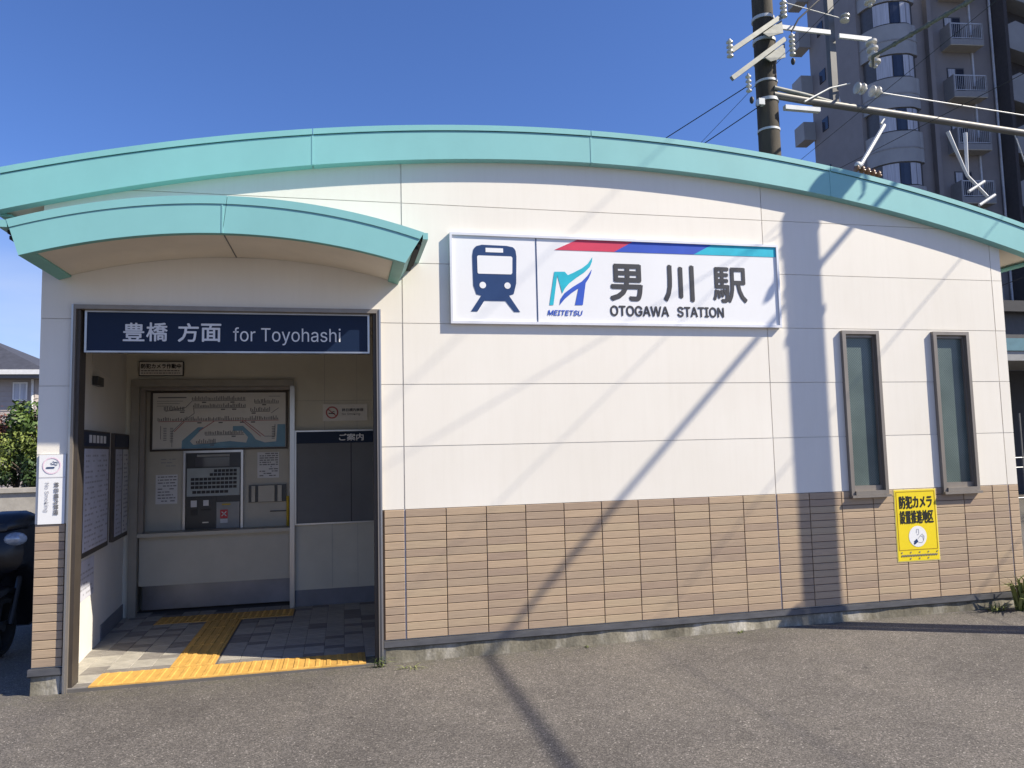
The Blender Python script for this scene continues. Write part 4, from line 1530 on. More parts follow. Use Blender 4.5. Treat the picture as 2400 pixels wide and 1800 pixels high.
def lboard(label, y0, y1, z0, z1, seed):
    t = thing('timetable_board', label, 'notice board', (-2.4, (y0 + y1) / 2, z0))
    g = G()
    g.prism([LWp(y0, z0, 0.002), LWp(y1, z0, 0.002), LWp(y1, z1, 0.002), LWp(y0, z1, 0.002)], tuple(ln * 0.03))
    W(g, 'case', 'bronze_dark', t)
    hz = z1 - 0.12
    g = G()
    g.prism([LWp(y0 + 0.01, hz, 0.0325), LWp(y1 - 0.01, hz, 0.0325), LWp(y1 - 0.01, z1 - 0.012, 0.0325), LWp(y0 + 0.01, z1 - 0.012, 0.0325)], tuple(ln * 0.003))
    W(g, 'header', 'navy_sign', t)
    return t


def lsheet(t, y0, y1, z0, z1, m, out, seed, name='sheet', cols_=6):
    g = G()
    g.prism([LWp(y0, z0, out), LWp(y1, z0, out), LWp(y1, z1, out), LWp(y0, z1, out)], tuple(ln * 0.002))
    W(g, name, m, t)
    g = G()
    rg = random.Random(seed)
    n = int((z1 - z0) / 0.04)
    for k in range(1, n):
        z = z1 - 0.02 - k * 0.04
        y = y0 + 0.04
        while y < y1 - 0.05:
            w = rg.uniform(0.02, 0.08)
            if rg.random() < 0.75:
                g.poly([LWp(y, z, out + 0.0035), LWp(min(y + w, y1 - 0.02), z, out + 0.0035), LWp(min(y + w, y1 - 0.02), z + 0.014, out + 0.0035), LWp(y, z + 0.014, out + 0.0035)])
            y += w + 0.02
    W(g, 'small_print', 'ink_pale', t)


b1 = lboard('tall timetable board nearest the door on the inner left wall', 0.46, 1.36, 0.80, 1.74, 1)
lsheet(b1, 0.50, 1.31, 0.84, 1.60, 'paper_blue', 0.0335, 31)
g = G()
for k in range(5):
    y = 0.62 + k * 0.12
    g.poly([LWp(y, 1.645, 0.0375), LWp(y + 0.09, 1.645, 0.0375), LWp(y + 0.09, 1.705, 0.0375), LWp(y, 1.705, 0.0375)])
W(g, 'header_print', 'pale_text', b1)
b2 = lboard('timetable board further back on the inner left wall', 1.56, 2.19, 0.80, 1.74, 2)
lsheet(b2, 1.60, 1.88, 0.84, 1.60, 'paper_blue', 0.0335, 32)
lsheet(b2, 1.92, 2.16, 0.84, 1.60, 'paper', 0.0335, 33)
t = thing('wall_notice', 'bluish printed sheet below the timetable boards by the door', 'notice', (-2.35, 0.9, 0.5))
lsheet(t, 0.56, 1.02, 0.47, 0.765, 'paper_blue', 0.0025, 35)
t = thing('wall_poster', 'curled paper pinned high on the inner left wall', 'notice', (-2.37, 1.1, 2.26))
g = G()
g.prism([LWp(0.82, 2.26, 0.003), LWp(1.45, 2.20, 0.003), LWp(1.45, 2.36, 0.003), LWp(0.82, 2.40, 0.003)], tuple(ln * 0.004))
W(g, 'sheet', 'map_board', t)
t = thing('wall_switch_box', 'small dark box fixed on the inner left wall', 'switch box', (-2.37, 0.94, 2.12))
g = G()
g.prism([LWp(0.83, 2.10, 0.003), LWp(1.04, 2.10, 0.003), LWp(1.04, 2.17, 0.003), LWp(0.83, 2.17, 0.003)], tuple(ln * 0.04))
W(g, 'cover', 'machine_dark', t)

# ------------------------------------------------------------------ steel pole in front of the station (outside the frame; its shadow lies on the wall)
PX, PY = 5.345, -0.95
SPOLE = thing('steel_pole', 'slim steel pole beside the forecourt whose shadow falls on the wall', 'pole', (PX, PY, gh(PX, PY)))
gz = gh(PX, PY) - 0.02
W(G().tube([(PX, PY, gz), (PX, PY, 5.33)], 0.081, 20), 'shaft', 'galv', SPOLE, True)
W(G().ball((PX, PY, 5.33), 0.083, 0.083, 0.15, 16, 8), 'cap', 'galv', SPOLE, True)
W(G().lathe((PX, PY, gz), [(0, 0.15), (0.05, 0.14), (0.09, 0.085)], n=20), 'footing', 'con_wall', SPOLE)
W(G().tube([(PX - 0.062, PY - 0.128, gz), (PX - 0.062, PY - 0.128, 2.2)], 0.058, 12), 'conduit', 'galv', SPOLE, True)
g = G()
g.tube([(PX + 0.05, PY, 5.20), (PX + 0.15, PY + 0.02, 5.34), (PX + 0.26, PY + 0.03, 5.50)], [0.03, 0.06, 0.085], 12)
W(g, 'loudspeaker', 'galv', SPOLE, True)
g = G()
g.tube([(PX + 0.30 + 0.06 * math.sin(a), PY + 0.03, 5.49 + 0.12 * math.cos(a) - 0.12) for a in [0, 0.5, 1.0, 1.5, 2.0, 2.5, 3.0]], 0.012, 6)
W(g, 'cable_loop', 'cable', SPOLE, True)
g = G()
g.tube([(PX - 0.07, PY, 4.96), (PX - 0.20, PY, 5.02), (PX - 0.27, PY, 4.94), (PX - 0.31, PY, 4.76), (PX - 0.35, PY, 4.64)], 0.009, 6)
g.tube([(PX - 0.35, PY, 4.64), (PX - 0.40, PY, 4.54)], 0.026, 8)
W(g, 'lamp_arm', 'galv', SPOLE, True)
for z in (4.35, 4.75, 5.1):
    W(G().lathe((PX, PY, z), [(0, 0.092), (0.03, 0.092)], n=20), 'band', 'galv', SPOLE)

# ------------------------------------------------------------------ concrete catenary pole with arms
UP = thing('catenary_pole', 'dark weathered concrete pole with white insulator arms behind the roof', 'pole', (6.23, 4.82, 0))
W(G().tube([(6.23, 4.82, -0.2), (6.23, 4.82, 11.0)], 0.185, 24, r1=0.155), 'shaft', 'pole_dark', UP, True)
for z in (6.45, 7.25):
    W(G().lathe((6.23, 4.82, z), [(0, 0.176), (0.035, 0.176)], n=24), 'band', 'galv_white', UP, True)
for z in (6.93, 7.60, 7.93, 8.30):
    W(G().lathe((6.23, 4.82, z), [(0, 0.180), (0.05, 0.180)], n=24), 'band', 'galv_white', UP, True)


def insul(c, ax, n, r, parent, m='porcelain', step=0.075):
    prof = []
    h = 0
    for k in range(n):
        r0 = r * 0.9
        prof += [(h, r * 0.35), (h + step * 0.2, r0), (h + step * 0.5, r * 0.85), (h + step * 0.6, r * 0.35)]
        h += step
    prof.append((h, r * 0.3))
    return W(G().lathe(c, prof, ax, 12), 'insulator', m, parent, True)


# two arms crossing the pole, running towards the viewer's left
for (p0, p1) in (((5.42, 4.42, 7.53), (6.42, 4.56, 8.28)), ((5.42, 4.44, 7.10), (6.45, 4.56, 7.90))):
    p0, p1 = Vector(p0), Vector(p1)
    g = G()
    d = p1 - p0
    upv = Vector((-d.z, 0, d.x)).normalized() * 0.036
    g.prism([p0 - upv, p1 - upv, p1 + upv, p0 + upv], (0, 0.06, 0))
    W(g, 'arm', 'galv_shaded', UP)
    g = G()
    mid = p0.lerp(p1, 0.62)
    g.prism([mid + Vector((0, 0.03, -0.06)), p1 + Vector((0, 0.03, -0.06)), mid + Vector((0.36, 0.03, -0.02)), mid + Vector((0.1, 0.03, -0.11))], (0, 0.02, 0))
    W(g, 'arm_plate', 'galv_shaded', UP)
insul((5.40, 4.45, 7.42), (0, 0, 1), 4, 0.058, UP)
insul((6.44, 4.56, 8.24), (0, 0, 1), 4, 0.062, UP)
insul((6.56, 4.56, 7.62), (0, 0, 1), 5, 0.055, UP)
insul((5.72, 4.50, 6.92), (0, 0, 1), 4, 0.050, UP)
W(G().ball((6.56, 4.56, 7.53), 0.035, 0.035, 0.06, 8, 6), 'clamp', 'cable', UP, True)
W(G().ball((5.76, 4.50, 6.80), 0.035, 0.035, 0.06, 8, 6), 'clamp', 'cable', UP, True)

GN = thing('catenary_boom', 'grey horizontal boom with post, struts and insulators over the railway', 'gantry', (6.23, 4.82, 6.9))
W(G().tube([(6.26, 4.70, 7.02), (6.9, 4.72, 6.98), (12.6, 5.20, 6.93)], 0.060, 14), 'boom', 'grey_post', GN, True)
W(G().tube([(6.26, 4.66, 7.12), (6.8, 4.68, 7.06), (7.5, 4.76, 6.99)], 0.035, 10), 'boom_stay', 'galv_shaded', GN, True)
g = G()
g.box(5.95, 6.05, 4.60, 4.68, 6.80, 6.90)
W(g, 'bracket', 'galv_white', GN)
W(G().box(6.40, 7.02, 4.58, 4.66, 6.75, 6.82), 'bracket', 'galv_white', GN)
PXB = 7.452
g = G()
g.box(PXB - 0.055, PXB + 0.055, 4.76, 4.86, 6.98, 10.0)
W(g, 'post', 'grey_post', GN)
W(G().prism([(PXB + 0.056, 4.81, 7.0), (PXB + 0.16, 4.81, 7.0), (PXB + 0.056, 4.81, 7.25)], (0, 0.03, 0)), 'gusset', 'galv_white', GN)
g = G()
g.box(6.40, PXB - 0.10, 4.66, 4.70, 8.12, 8.19)
g.box(PXB + 0.06, 8.12, 4.66, 4.70, 8.08, 8.15)
W(g, 'crossarm', 'galv_white', GN)
insul((7.62, 4.66, 8.36), (0.25, 0, 1), 2, 0.085, GN)
insul((8.06, 4.62, 8.06), (0, -0.15, -1), 4, 0.105, GN, step=0.125)
insul((8.0, 4.55, 9.05), (0, -0.1, -1), 4, 0.10, GN, step=0.12)
for k in range(2):
    insul((7.78 + 0.28 * k, 4.70, 7.27 - 0.03 * k), (1, 0, -0.08), 2, 0.105, GN, step=0.10)
W(G().tube([(6.75, 4.60, 6.90), (7.3, 4.70, 7.22), (7.68, 4.70, 7.33)], 0.014, 8), 'stay_rod', 'galv', GN, True)
# white strut down to the insulator above the roof edge
W(G().tube([(8.42, 4.86, 6.86), (8.34, 4.85, 6.76)], 0.02, 8), 'strut_pin', 'galv', GN, True)
g = G()
g.tube([(8.36, 4.80, 6.72), (7.70, 4.62, 5.90)], 0.033, 8)
W(g, 'strut', 'galv_white', GN, True)
insul((7.60, 4.62, 5.88), (1, 0, -0.22), 5, 0.075, GN, 'porcelain_brown', 0.10)
W(G().ball((7.66, 4.60, 5.92), 0.06, 0.05, 0.055), 'strut_clamp', 'galv_white', GN, True)
for xt in (9.80, 10.16):
    g = G()
    g.tube([(xt, 5.0, 6.80), (10.14, 5.0, 6.02)], 0.033, 8, r1=0.022)
    W(g, 'strut', 'galv_white', GN, True)
W(G().tube([(10.14, 5.0, 6.03), (10.52, 5.0, 5.68)], 0.025, 8), 'hanger_rod', 'galv_white', GN, True)
for p in ((10.34, 5.0, 5.85), (10.54, 5.0, 5.62)):
    g = G()
    g.tube([(p[0] - 0.20, 5.0, p[2] - 0.10), (p[0] + 0.14, 5.0, p[2] + 0.10)], 0.027, 8)
    W(g, 'hanger_insulator', 'galv_white', GN, True)

# ------------------------------------------------------------------ overhead wires


def wire(label, pts, r, m='cable', n=8, sag=0.0, group=None, cat='cable', name='overhead_wire'):
    pts = [Vector(p) for p in pts]
    out = []
    for a, b in zip(pts, pts[1:]):
        k = max(2, int((b - a).length / 0.6))
        for i in range(k):
            t_ = i / k
            p = a.lerp(b, t_)
            p.z -= sag * 4 * t_ * (1 - t_)
            out.append(p)
    out.append(pts[-1])
    o = G().tube(out, r, n).build(name, m, None, True)
    tag(o, label, cat)
    return o


bc = wire('thick knotted grey cable rising to the upper right in front of the apartment tower', [(7.98, 4.50, 7.56), (7.010, 3.332, 7.002), (7.288, -3.2, 6.387), (7.288, -9.0, 6.387)], 0.025, 'cable_grey', name='bundled_cable')
g = G()
for k in range(16):
    t_ = 0.04 + k * 0.028
    p = Vector((7.010, 3.332, 7.002)).lerp(Vector((7.45, -7.0, 6.03)), t_)
    g.ball(p, 0.034, 0.06, 0.036, 8, 6)
W(g, 'cable_tie', 'cable_grey', bc, True)
wire('dark line beside the catenary pole running down behind the roof', [(6.3, 11.0, 5.05), (6.3, 4.9, 5.66), (6.3, -8.0, 7.0)], 0.0034)
wire('upper dark line crossing the sky gap right of the catenary pole', [(6.6, 14.0, 7.0), (6.75, 4.7, 7.95), (7.2, -8.0, 9.1)], 0.0042)
wire('line passing in front of the tower near its right edge', [(8.0, 9.0, 6.35), (8.0, -8.0, 5.75)], 0.0048)
wire('line low on the right whose shadow crosses the tiles by the corner', [(9.5, 6.0, 3.6), (9.5, -8.0, 5.2)], 0.006)
wire('service line from the steel pole towards the street', [(5.345, -0.95, 5.25), (5.28, -2.6, 6.55), (5.0, -7.5, 10.2)], 0.0034)
wire('thin line sloping from the pole arm to the lower left sky', [(5.70, 4.50, 7.02), (1.6, 9.5, 5.0)], 0.008)
wire('thin line below the pole bracket sloping to the lower left', [(6.0, 4.64, 6.80), (2.2, 9.5, 4.6)], 0.008)
wire('messenger wire running right from the twin insulators above the boom', [(8.28, 4.70, 7.22), (12.9, 5.2, 7.25)], 0.011, 'galv_white')
wire('thin wire from the pole top insulator to the grey post', [(6.46, 4.56, 8.50), (7.60, 4.68, 8.42)], 0.008, 'galv')
wire('drop wire hanging from the boom at the right edge', [(11.3, 5.1, 6.95), (11.55, 5.1, 6.2), (11.95, 5.1, 5.6)], 0.010, 'galv')
wire('dark jumper cable hanging beside the pole insulators', [(6.56, 4.56, 8.02), (6.70, 4.56, 8.25), (7.10, 4.6, 8.62), (7.5, 4.7, 8.9)], 0.014)

# ------------------------------------------------------------------ apartment tower
TW = thing('apartment_tower', 'tall grey apartment tower with curved bay windows and balconies', 'building', (33.58, 28.44, 0), R(-7.18))
TZ = 36.0
FL = 2.993
z_list = [23.13 + FL * k for k in range(-7, 4)]


def TL(g, name, m, parent=None, smooth=False):
    o = g.build(name, m, None, smooth)
    o.parent = parent or TW
    return o


g = G()
g.box(-6.0, 8.0, 0.0, 5.2, 0, TZ)
tower_wall = TL(g, 'wall', 'tower')
TL(G().box(8.0, 20.0, -11.0, 6.0, 0, TZ), 'added_shading_wing', 'tower')  # unseen wing, added to keep the tower front in shade
# curved bay
bay_prof = [(-5.90, 0.0)]
for k in range(1, 11):                       # rounded left shoulder
    a = math.pi / 2 * k / 10
    bay_prof.append((-4.45 - 1.45 * math.cos(a), -1.45 * math.sin(a)))
for k in range(1, 8):                        # gently bowed front
    t_ = k / 7
    bay_prof.append((-4.45 + 0.85 * t_, -1.45 - 0.10 * math.sin(math.pi * t_) + 0.12 * t_))
for k in range(1, 6):                        # right shoulder
    a = math.pi / 2 * k / 5
    bay_prof.append((-3.60 + 0.32 * math.sin(a), -1.01 - 0.32 * math.cos(a) if k < 5 else 0.0))
NB = len(bay_prof)
BC = (-4.5, -0.5)


def bay_off(grow):
    return [(x + (x - BC[0]) * grow, min(y + (y - BC[1]) * grow, 0.0)) for x, y in bay_prof]


def bay_ring(z0, z1, grow, m, name, parent=None):
    g = G()
    pr_ = bay_off(grow)
    for x, y in pr_:
        g.v += [(x, y, z0), (x, y, z1)]
    for k in range(NB - 1):
        g.f.append((2 * k, 2 * k + 2, 2 * k + 3, 2 * k + 1))
    g.f.append(tuple(2 * k for k in range(NB)))
    g.f.append(tuple(2 * k + 1 for k in range(NB))[::-1])
    return TL(g, name, m, parent, False)


for zi, z in enumerate(z_list):
    # spandrel and window band of the bay on each storey
    bay = bay_ring(z - 0.95, z + 0.72, 0.0, 'tower_bay', 'bay_spandrel')
    bay_ring(z - 0.20, z - 0.12, 0.02, 'tower_trim', 'bay_moulding', bay)
    core = bay_ring(z + 0.72, z + FL - 0.95, -0.10, 'win_frame', 'bay_window')
    pr_ = bay_off(-0.06)
    for (ka, kb, mm_) in ((4, 8, 'curtain'), (8, 11, 'pane_dark'), (11, 14, 'curtain'), (14, 17, 'curtain')):
        g = G()
        for k in range(ka, kb):
            (xa, ya), (xb, yb) = pr_[k], pr_[k + 1]
            f0 = 0.12 if k == ka else 0.0
            f1 = 0.12 if k == kb - 1 else 0.0
            A = (xa + (xb - xa) * f0, ya + (yb - ya) * f0)
            B = (xb - (xb - xa) * f1, yb - (yb - ya) * f1)
            g.quad((A[0], A[1], z + 0.80), (B[0], B[1], z + 0.80), (B[0], B[1], z + FL - 1.02), (A[0], A[1], z + FL - 1.02))
        TL(g, 'pane', mm_, core)
    # small windows and rear balconies on the left flank
    TL(G().box(-6.05, -6.001, 3.45, 4.1, z + 0.0, z + 0.75), 'flank_window', 'pane_dark')
    rb = TL(G().box(-6.75, -6.001, 5.0, 6.2, z - 0.10, z + 1.05), 'flank_balcony', 'tower_bay')
    # front balcony
    bal = TL(G().box(-1.06, 0.92, -0.82, -0.001, z + 0.02, z + 0.34), 'balcony', 'tower_trim')
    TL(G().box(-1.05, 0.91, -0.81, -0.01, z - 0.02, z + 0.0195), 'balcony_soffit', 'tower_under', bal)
    TL(G().box(-1.06, -0.98, -0.82, -0.01, z + 0.341, z + 1.27), 'side_panel', 'tower_trim', bal)
    TL(G().box(0.86, 0.92, -0.82, -0.01, z + 0.341, z + 1.27), 'side_panel', 'tower_trim', bal)
    g = G()
    g.box(-0.979, 0.859, -0.80, -0.76, z + 1.22, z + 1.27)
    g.box(-0.979, 0.859, -0.795, -0.765, z + 0.40, z + 0.43)
    for k in range(17):
        x = -0.95 + k * 0.1115
        w = 0.028 if k in (0, 8, 16) else 0.012
        g.box(x - w / 2, x + w / 2, -0.79, -0.77, z + 0.431, z + 1.2195)
    TL(g, 'railing', 'rail', bal)
    TL(G().box(0.70, 0.80, -0.10, -0.002, z + 1.0, z + FL - 0.03), 'rain_pipe', 'rail')
    wn = TL(G().box(-0.80, 0.20, -0.05, -0.002, z + 0.36, z + 2.05), 'balcony_window', 'win_frame')
    TL(G().box(-0.75, -0.36, -0.058, -0.0505, z + 0.42, z + 1.98), 'pane', 'curtain', wn)
    TL(G().box(-0.28, 0.15, -0.058, -0.0505, z + 0.42, z + 1.98), 'pane', 'pane_dark', wn)
    # flat dark panel painted as the shaded open corridor, sloping stair parapets
    TL(G().box(2.30, 7.9, -0.03, -0.001, z + 0.35, z + FL - 0.30), 'corridor_shade_panel', 'tower_dark')
    g = G()
    g.prism([(2.25, -1.0, z - 0.20), (2.25, -1.0, z + 1.15), (2.75, -1.0, z + 1.38), (7.5, -1.0, z - 0.55), (7.5, -1.0, z - 1.85)], (0, 0.16, 0))
    g.prism([(2.25, -0.839, z - 0.20), (7.5, -0.839, z - 1.85), (7.5, -0.839, z - 1.60), (2.25, -0.839, z + 0.05)], (0, 0.83, 0))
    TL(g, 'stair_flight', 'tower_bay')
TL(G().tube([(1.95, -0.14, 0), (1.95, -0.14, TZ)], 0.07, 8), 'drain_pipe', 'rail', None, True)
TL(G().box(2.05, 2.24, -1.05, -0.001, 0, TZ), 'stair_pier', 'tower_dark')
TL(G().box(-2.0, -1.75, -0.35, -0.001, 0, TZ), 'pilaster', 'tower')
TL(G().box(-6.25, 8.2, -0.3, 5.4, TZ, TZ + 1.0), 'roof_parapet', 'tower_trim')

# ------------------------------------------------------------------ platform shelter beyond the right corner
PS = thing('platform_shelter', 'shaded platform shelter with teal edge beyond the right corner', 'shelter', (15, 9, 0))
W(G().box(10.2, 24, 8.2, 10.4, 3.42, 3.70), 'roof_edge', 'shelter_teal', PS)
W(G().box(10.25, 24, 8.24, 10.38, 3.20, 3.415), 'beam', 'panel_grey', PS)
W(G().box(10.3, 24, 10.4, 10.5, 0, 3.2), 'rear_wall', 'shelter_dark', PS)
for k in range(6):
    x = 11.5 + 2.1 * k
    W(G().box(x, x + 0.10, 8.3, 8.4, 0, 3.198), 'post', 'panel_grey', PS)
FN = thing('mesh_fence', 'low dark mesh fence with pale rails past the right corner', 'fence', (9, 5, 0))
for z in (1.0, 1.16, 0.5):
    W(G().tube([(7.0, 4.4, z), (16.0, 5.4, z)], 0.010, 6), 'rail', 'galv', FN)
g = G()
for k in range(46):
    x = 7.0 + 0.2 * k
    y = 4.4 + (x - 7.0) / 9.0
    g.box(x, x + 0.022, y - 0.01, y + 0.01, 0, 1.9)
o = W(g, 'pickets', 'fence', FN)
o['kind'] = 'stuff'
GW = thing('garden_building', 'dark shaded low building under the tower', 'building', (22, 18, 0))
W(G().box(13, 40, 17, 24, 0, 6.0), 'wall', 'far_roof', GW)
W(G().box(12.6, 40.4, 16.6, 24.4, 6.0, 6.4), 'roof', 'shelter_dark', GW)
for k in range(6):
    W(G().box(14.2 + 4 * k, 16.4 + 4 * k, 16.96, 16.999, 2.2, 4.2), 'window', 'pane_dark', GW)

# ------------------------------------------------------------------ left: house, garden wall, shrubs
HS = thing('neighbour_house', 'tan house with dark slate roof behind the shrubs at the left', 'house', (-16, 33, 0))
hx1 = -13.28
hw = G()
hw.box(-24, hx1, 30.1, 38, 0, 4.9)
hwall = W(hw, 'wall', 'house_wall', HS)
for k in range(22):
    W(G().prism([(-24, 30.098, 0.2 + 0.21 * k), (-24, 30.075, 0.2 + 0.21 * k), (-24, 30.098, 0.2 + 0.21 * (k + 1) - 0.01)], (24 + hx1, 0, 0)), 'lap_board', 'house_wall', hwall)
g = G()
ex0, ex1, ey0, ey1, ez = -24.8, -12.6, 29.4, 38.8, 5.22
rz = 7.0
g.v = [(ex0, ey0, ez), (ex1, ey0, ez), (ex1, ey1, ez), (ex0, ey1, ez), (-19.5, 34.1, rz + 0.6), (-17.6, 34.1, rz + 0.6)]
g.f = [(0, 1, 5, 4), (1, 2, 5), (2, 3, 4, 5), (3, 0, 4), (0, 3, 2, 1)]
hr = W(g, 'roof', 'house_roof', HS)
W(G().box(ex0 - 0.03, ex1 + 0.03, ey0 - 0.06, ey0 - 0.001, 5.05, 5.25), 'gutter', 'white_trim', hr)
W(G().box(ex1 + 0.001, ex1 + 0.05, ey0, ey1, 5.05, 5.25), 'gutter', 'white_trim', hr)
W(G().box(ex0, ex1, ey0 + 0.02, ey1, 4.90, 5.045), 'eave', 'house_soffit', hr)
wn = W(G().box(-14.12, -13.56, 30.02, 30.07, 3.98, 4.78), 'window', 'white_trim', HS)
W(G().box(-14.06, -13.87, 30.012, 30.0195, 4.05, 4.71), 'pane', 'curtain', wn)
W(G().box(-13.81, -13.62, 30.012, 30.0195, 4.05, 4.71), 'pane', 'curtain', wn)
W(G().tube([(-13.36, 30.0, 0), (-13.36, 30.0, 5.0)], 0.05, 8), 'rain_pipe', 'white_trim', HS, True)
CW = thing('garden_wall', 'weathered concrete garden wall below the shrubs at the left', 'wall', (-8, 11.4, 0))
W(G().box(-14, -4.2, 11.35, 11.55, -0.1, 0.86), 'wall', 'con_wall', CW)
W(G().box(-14, -4.15, 11.30, 11.60, 0.861, 0.95), 'coping', 'con_wall', CW)


def shrub(label, c, rad, n, size, mleaf, seed, trunk=True):
    rg = random.Random(seed)
    t = thing('garden_shrub', label, 'shrub', (c[0], c[1], 0.86), group='shrubs above the garden wall')
    clumps = []
    for k in range(26):
        a, b = rg.uniform(0, 2 * math.pi), rg.uniform(-1, 1)
        r_ = rg.uniform(0.45, 0.95)
        s = math.sqrt(1 - b * b)
        clumps.append((Vector((c[0] + rad[0] * r_ * s * math.cos(a), c[1] + rad[1] * r_ * s * math.sin(a), c[2] + rad[2] * r_ * b)), rg.uniform(0.16, 0.34)))
    g = G()
    for k in range(n):
        cc, cr_ = rg.choice(clumps)
        d = Vector((rg.gauss(0, 1), rg.gauss(0, 1), rg.gauss(0, 1))).normalized()
        p = cc + d * cr_ * rg.uniform(0.6, 1.05)
        nrm = (d + Vector((rg.gauss(0, 0.5), rg.gauss(0, 0.5), rg.gauss(0.3, 0.5)))).normalized()
        t1 = nrm.orthogonal().normalized()
        t2 = nrm.cross(t1)
        an = rg.uniform(0, 6.28)
        u_ = (t1 * math.cos(an) + t2 * math.sin(an)) * size * rg.uniform(0.6, 1.3)
        v_ = nrm.cross(u_).normalized() * size * 0.5
        n0 = len(g.v)
        g.v += [tuple(p - u_), tuple(p + v_), tuple(p + u_), tuple(p - v_)]
        g.f.append((n0, n0 + 1, n0 + 2, n0 + 3))
    me_ = bpy.data.meshes.new('crown')
    me_.from_pydata(g.v, [], g.f)
    me_.materials.append(M[mleaf])
    rel(link('crown', me_), t)
    g = G()
    for k in range(5):
        a = rg.uniform(0, 6.28)
        g.tube([(c[0], c[1], 0.8), (c[0] + 0.15 * math.cos(a), c[1] + 0.15 * math.sin(a), c[2] - rad[2] * 0.3), (c[0] + rad[0] * 0.6 * math.cos(a), c[1] + rad[1] * 0.6 * math.sin(a), c[2] + rad[2] * 0.4)], [0.035, 0.025, 0.008], 6)
    W(g, 'trunk', 'bark', t, True)


shrub('broad bright green shrub topping the garden hedge at the left', (-6.95, 12.6, 2.15), (0.95, 0.6, 0.62), 4200, 0.060, 'leaf_a', 1)
shrub('clipped yellow green shrub in layered pads over the garden wall', (-7.15, 12.2, 1.72), (0.75, 0.45, 0.40), 3600, 0.040, 'leaf_b', 2)
shrub('reddish leaved shrub beside the station pier', (-6.45, 12.3, 1.95), (0.34, 0.35, 0.42), 1800, 0.042, 'leaf_c', 3)
shrub('dark green low shrub spilling over the garden wall coping', (-6.75, 12.0, 1.32), (1.0, 0.42, 0.38), 4200, 0.045, 'leaf_d', 4)
shrub('russet tinted shrub at the left frame edge', (-7.75, 12.3, 2.0), (0.35, 0.4, 0.5), 1500, 0.045, 'leaf_c', 5)
shrub('tall thin green climber against the house wall', (-6.55, 13.6, 2.75), (0.22, 0.3, 0.65), 900, 0.045, 'leaf_a', 6)

# ------------------------------------------------------------------ scooter beside the left wall
SX, SYY = -3.09, 1.66
MS = thing('black_scooter', 'black scooter parked in the shade beside the left wall', 'scooter', (SX, SYY, 0), R(0))
z0 = gh(SX, SYY)


def sprofile(stations, n=14):
    """stations: list of (y, z centre, half width, half height)"""
    g = G()
    for (y, zc, hw_, hh_) in stations:
        for k in range(n):
            a = 2 * math.pi * k / n
            g.v.append((SX + hw_ * math.copysign(abs(math.cos(a)) ** 0.75, math.cos(a)), SYY + y, z0 + zc + hh_ * math.copysign(abs(math.sin(a)) ** 0.75, math.sin(a))))
    for i in range(len(stations) - 1):
        for k in range(n):
            j = (k + 1) % n
            g.f.append((i * n + k, i * n + j, (i + 1) * n + j, (i + 1) * n + k))
    g.f.append(tuple(range(n))[::-1])
    g.f.append(tuple((len(stations) - 1) * n + k for k in range(n)))
    return g


W(sprofile([(-0.50, 0.76, 0.05, 0.05), (-0.46, 0.80, 0.16, 0.16), (-0.36, 0.86, 0.21, 0.22), (-0.22, 0.80, 0.25, 0.32), (-0.12, 0.62, 0.25, 0.46), (-0.06, 0.58, 0.22, 0.44)]), 'front_fairing', 'gloss_black', MS, True)
W(sprofile([(-0.47, 1.00, 0.05, 0.03), (-0.40, 1.02, 0.17, 0.07), (-0.30, 1.04, 0.20, 0.08), (-0.18, 1.03, 0.15, 0.06)]), 'handlebar_cover', 'gloss_black', MS, True)
for s_ in (-1, 1):
    g = G()
    g.ball((SX + s_ * 0.095, SYY - 0.455, z0 + 0.905), 0.085, 0.05, 0.055, 12, 8)
    W(g, 'headlight', 'lens', MS, True)
    W(G().tube([(SX + s_ * 0.14, SYY - 0.28, z0 + 1.04), (SX + s_ * 0.28, SYY - 0.24, z0 + 1.05), (SX + s_ * 0.36, SYY - 0.20, z0 + 1.04)], 0.018, 8), 'handle_grip', 'tyre', MS, True)
    W(G().tube([(SX + s_ * 0.22, SYY - 0.30, z0 + 1.05), (SX + s_ * 0.25, SYY - 0.36, z0 + 1.08), (SX + s_ * 0.33, SYY - 0.34, z0 + 1.09)], 0.008, 6), 'brake_lever', 'cable', MS, True)
    W(G().tube([(SX + s_ * 0.20, SYY - 0.24, z0 + 1.06), (SX + s_ * 0.24, SYY - 0.24, z0 + 1.18), (SX + s_ * 0.27, SYY - 0.24, z0 + 1.22)], 0.007, 6), 'mirror_stem', 'cable', MS, True)
    W(G().ball((SX + s_ * 0.29, SYY - 0.24, z0 + 1.25), 0.065, 0.02, 0.045), 'mirror', 'gloss_black', MS, True)
    W(G().tube([(SX + s_ * 0.075, SYY - 0.28, z0 + 0.62), (SX + s_ * 0.075, SYY - 0.46, z0 + 0.24)], 0.022, 8), 'fork_leg', 'gloss_black', MS, True)


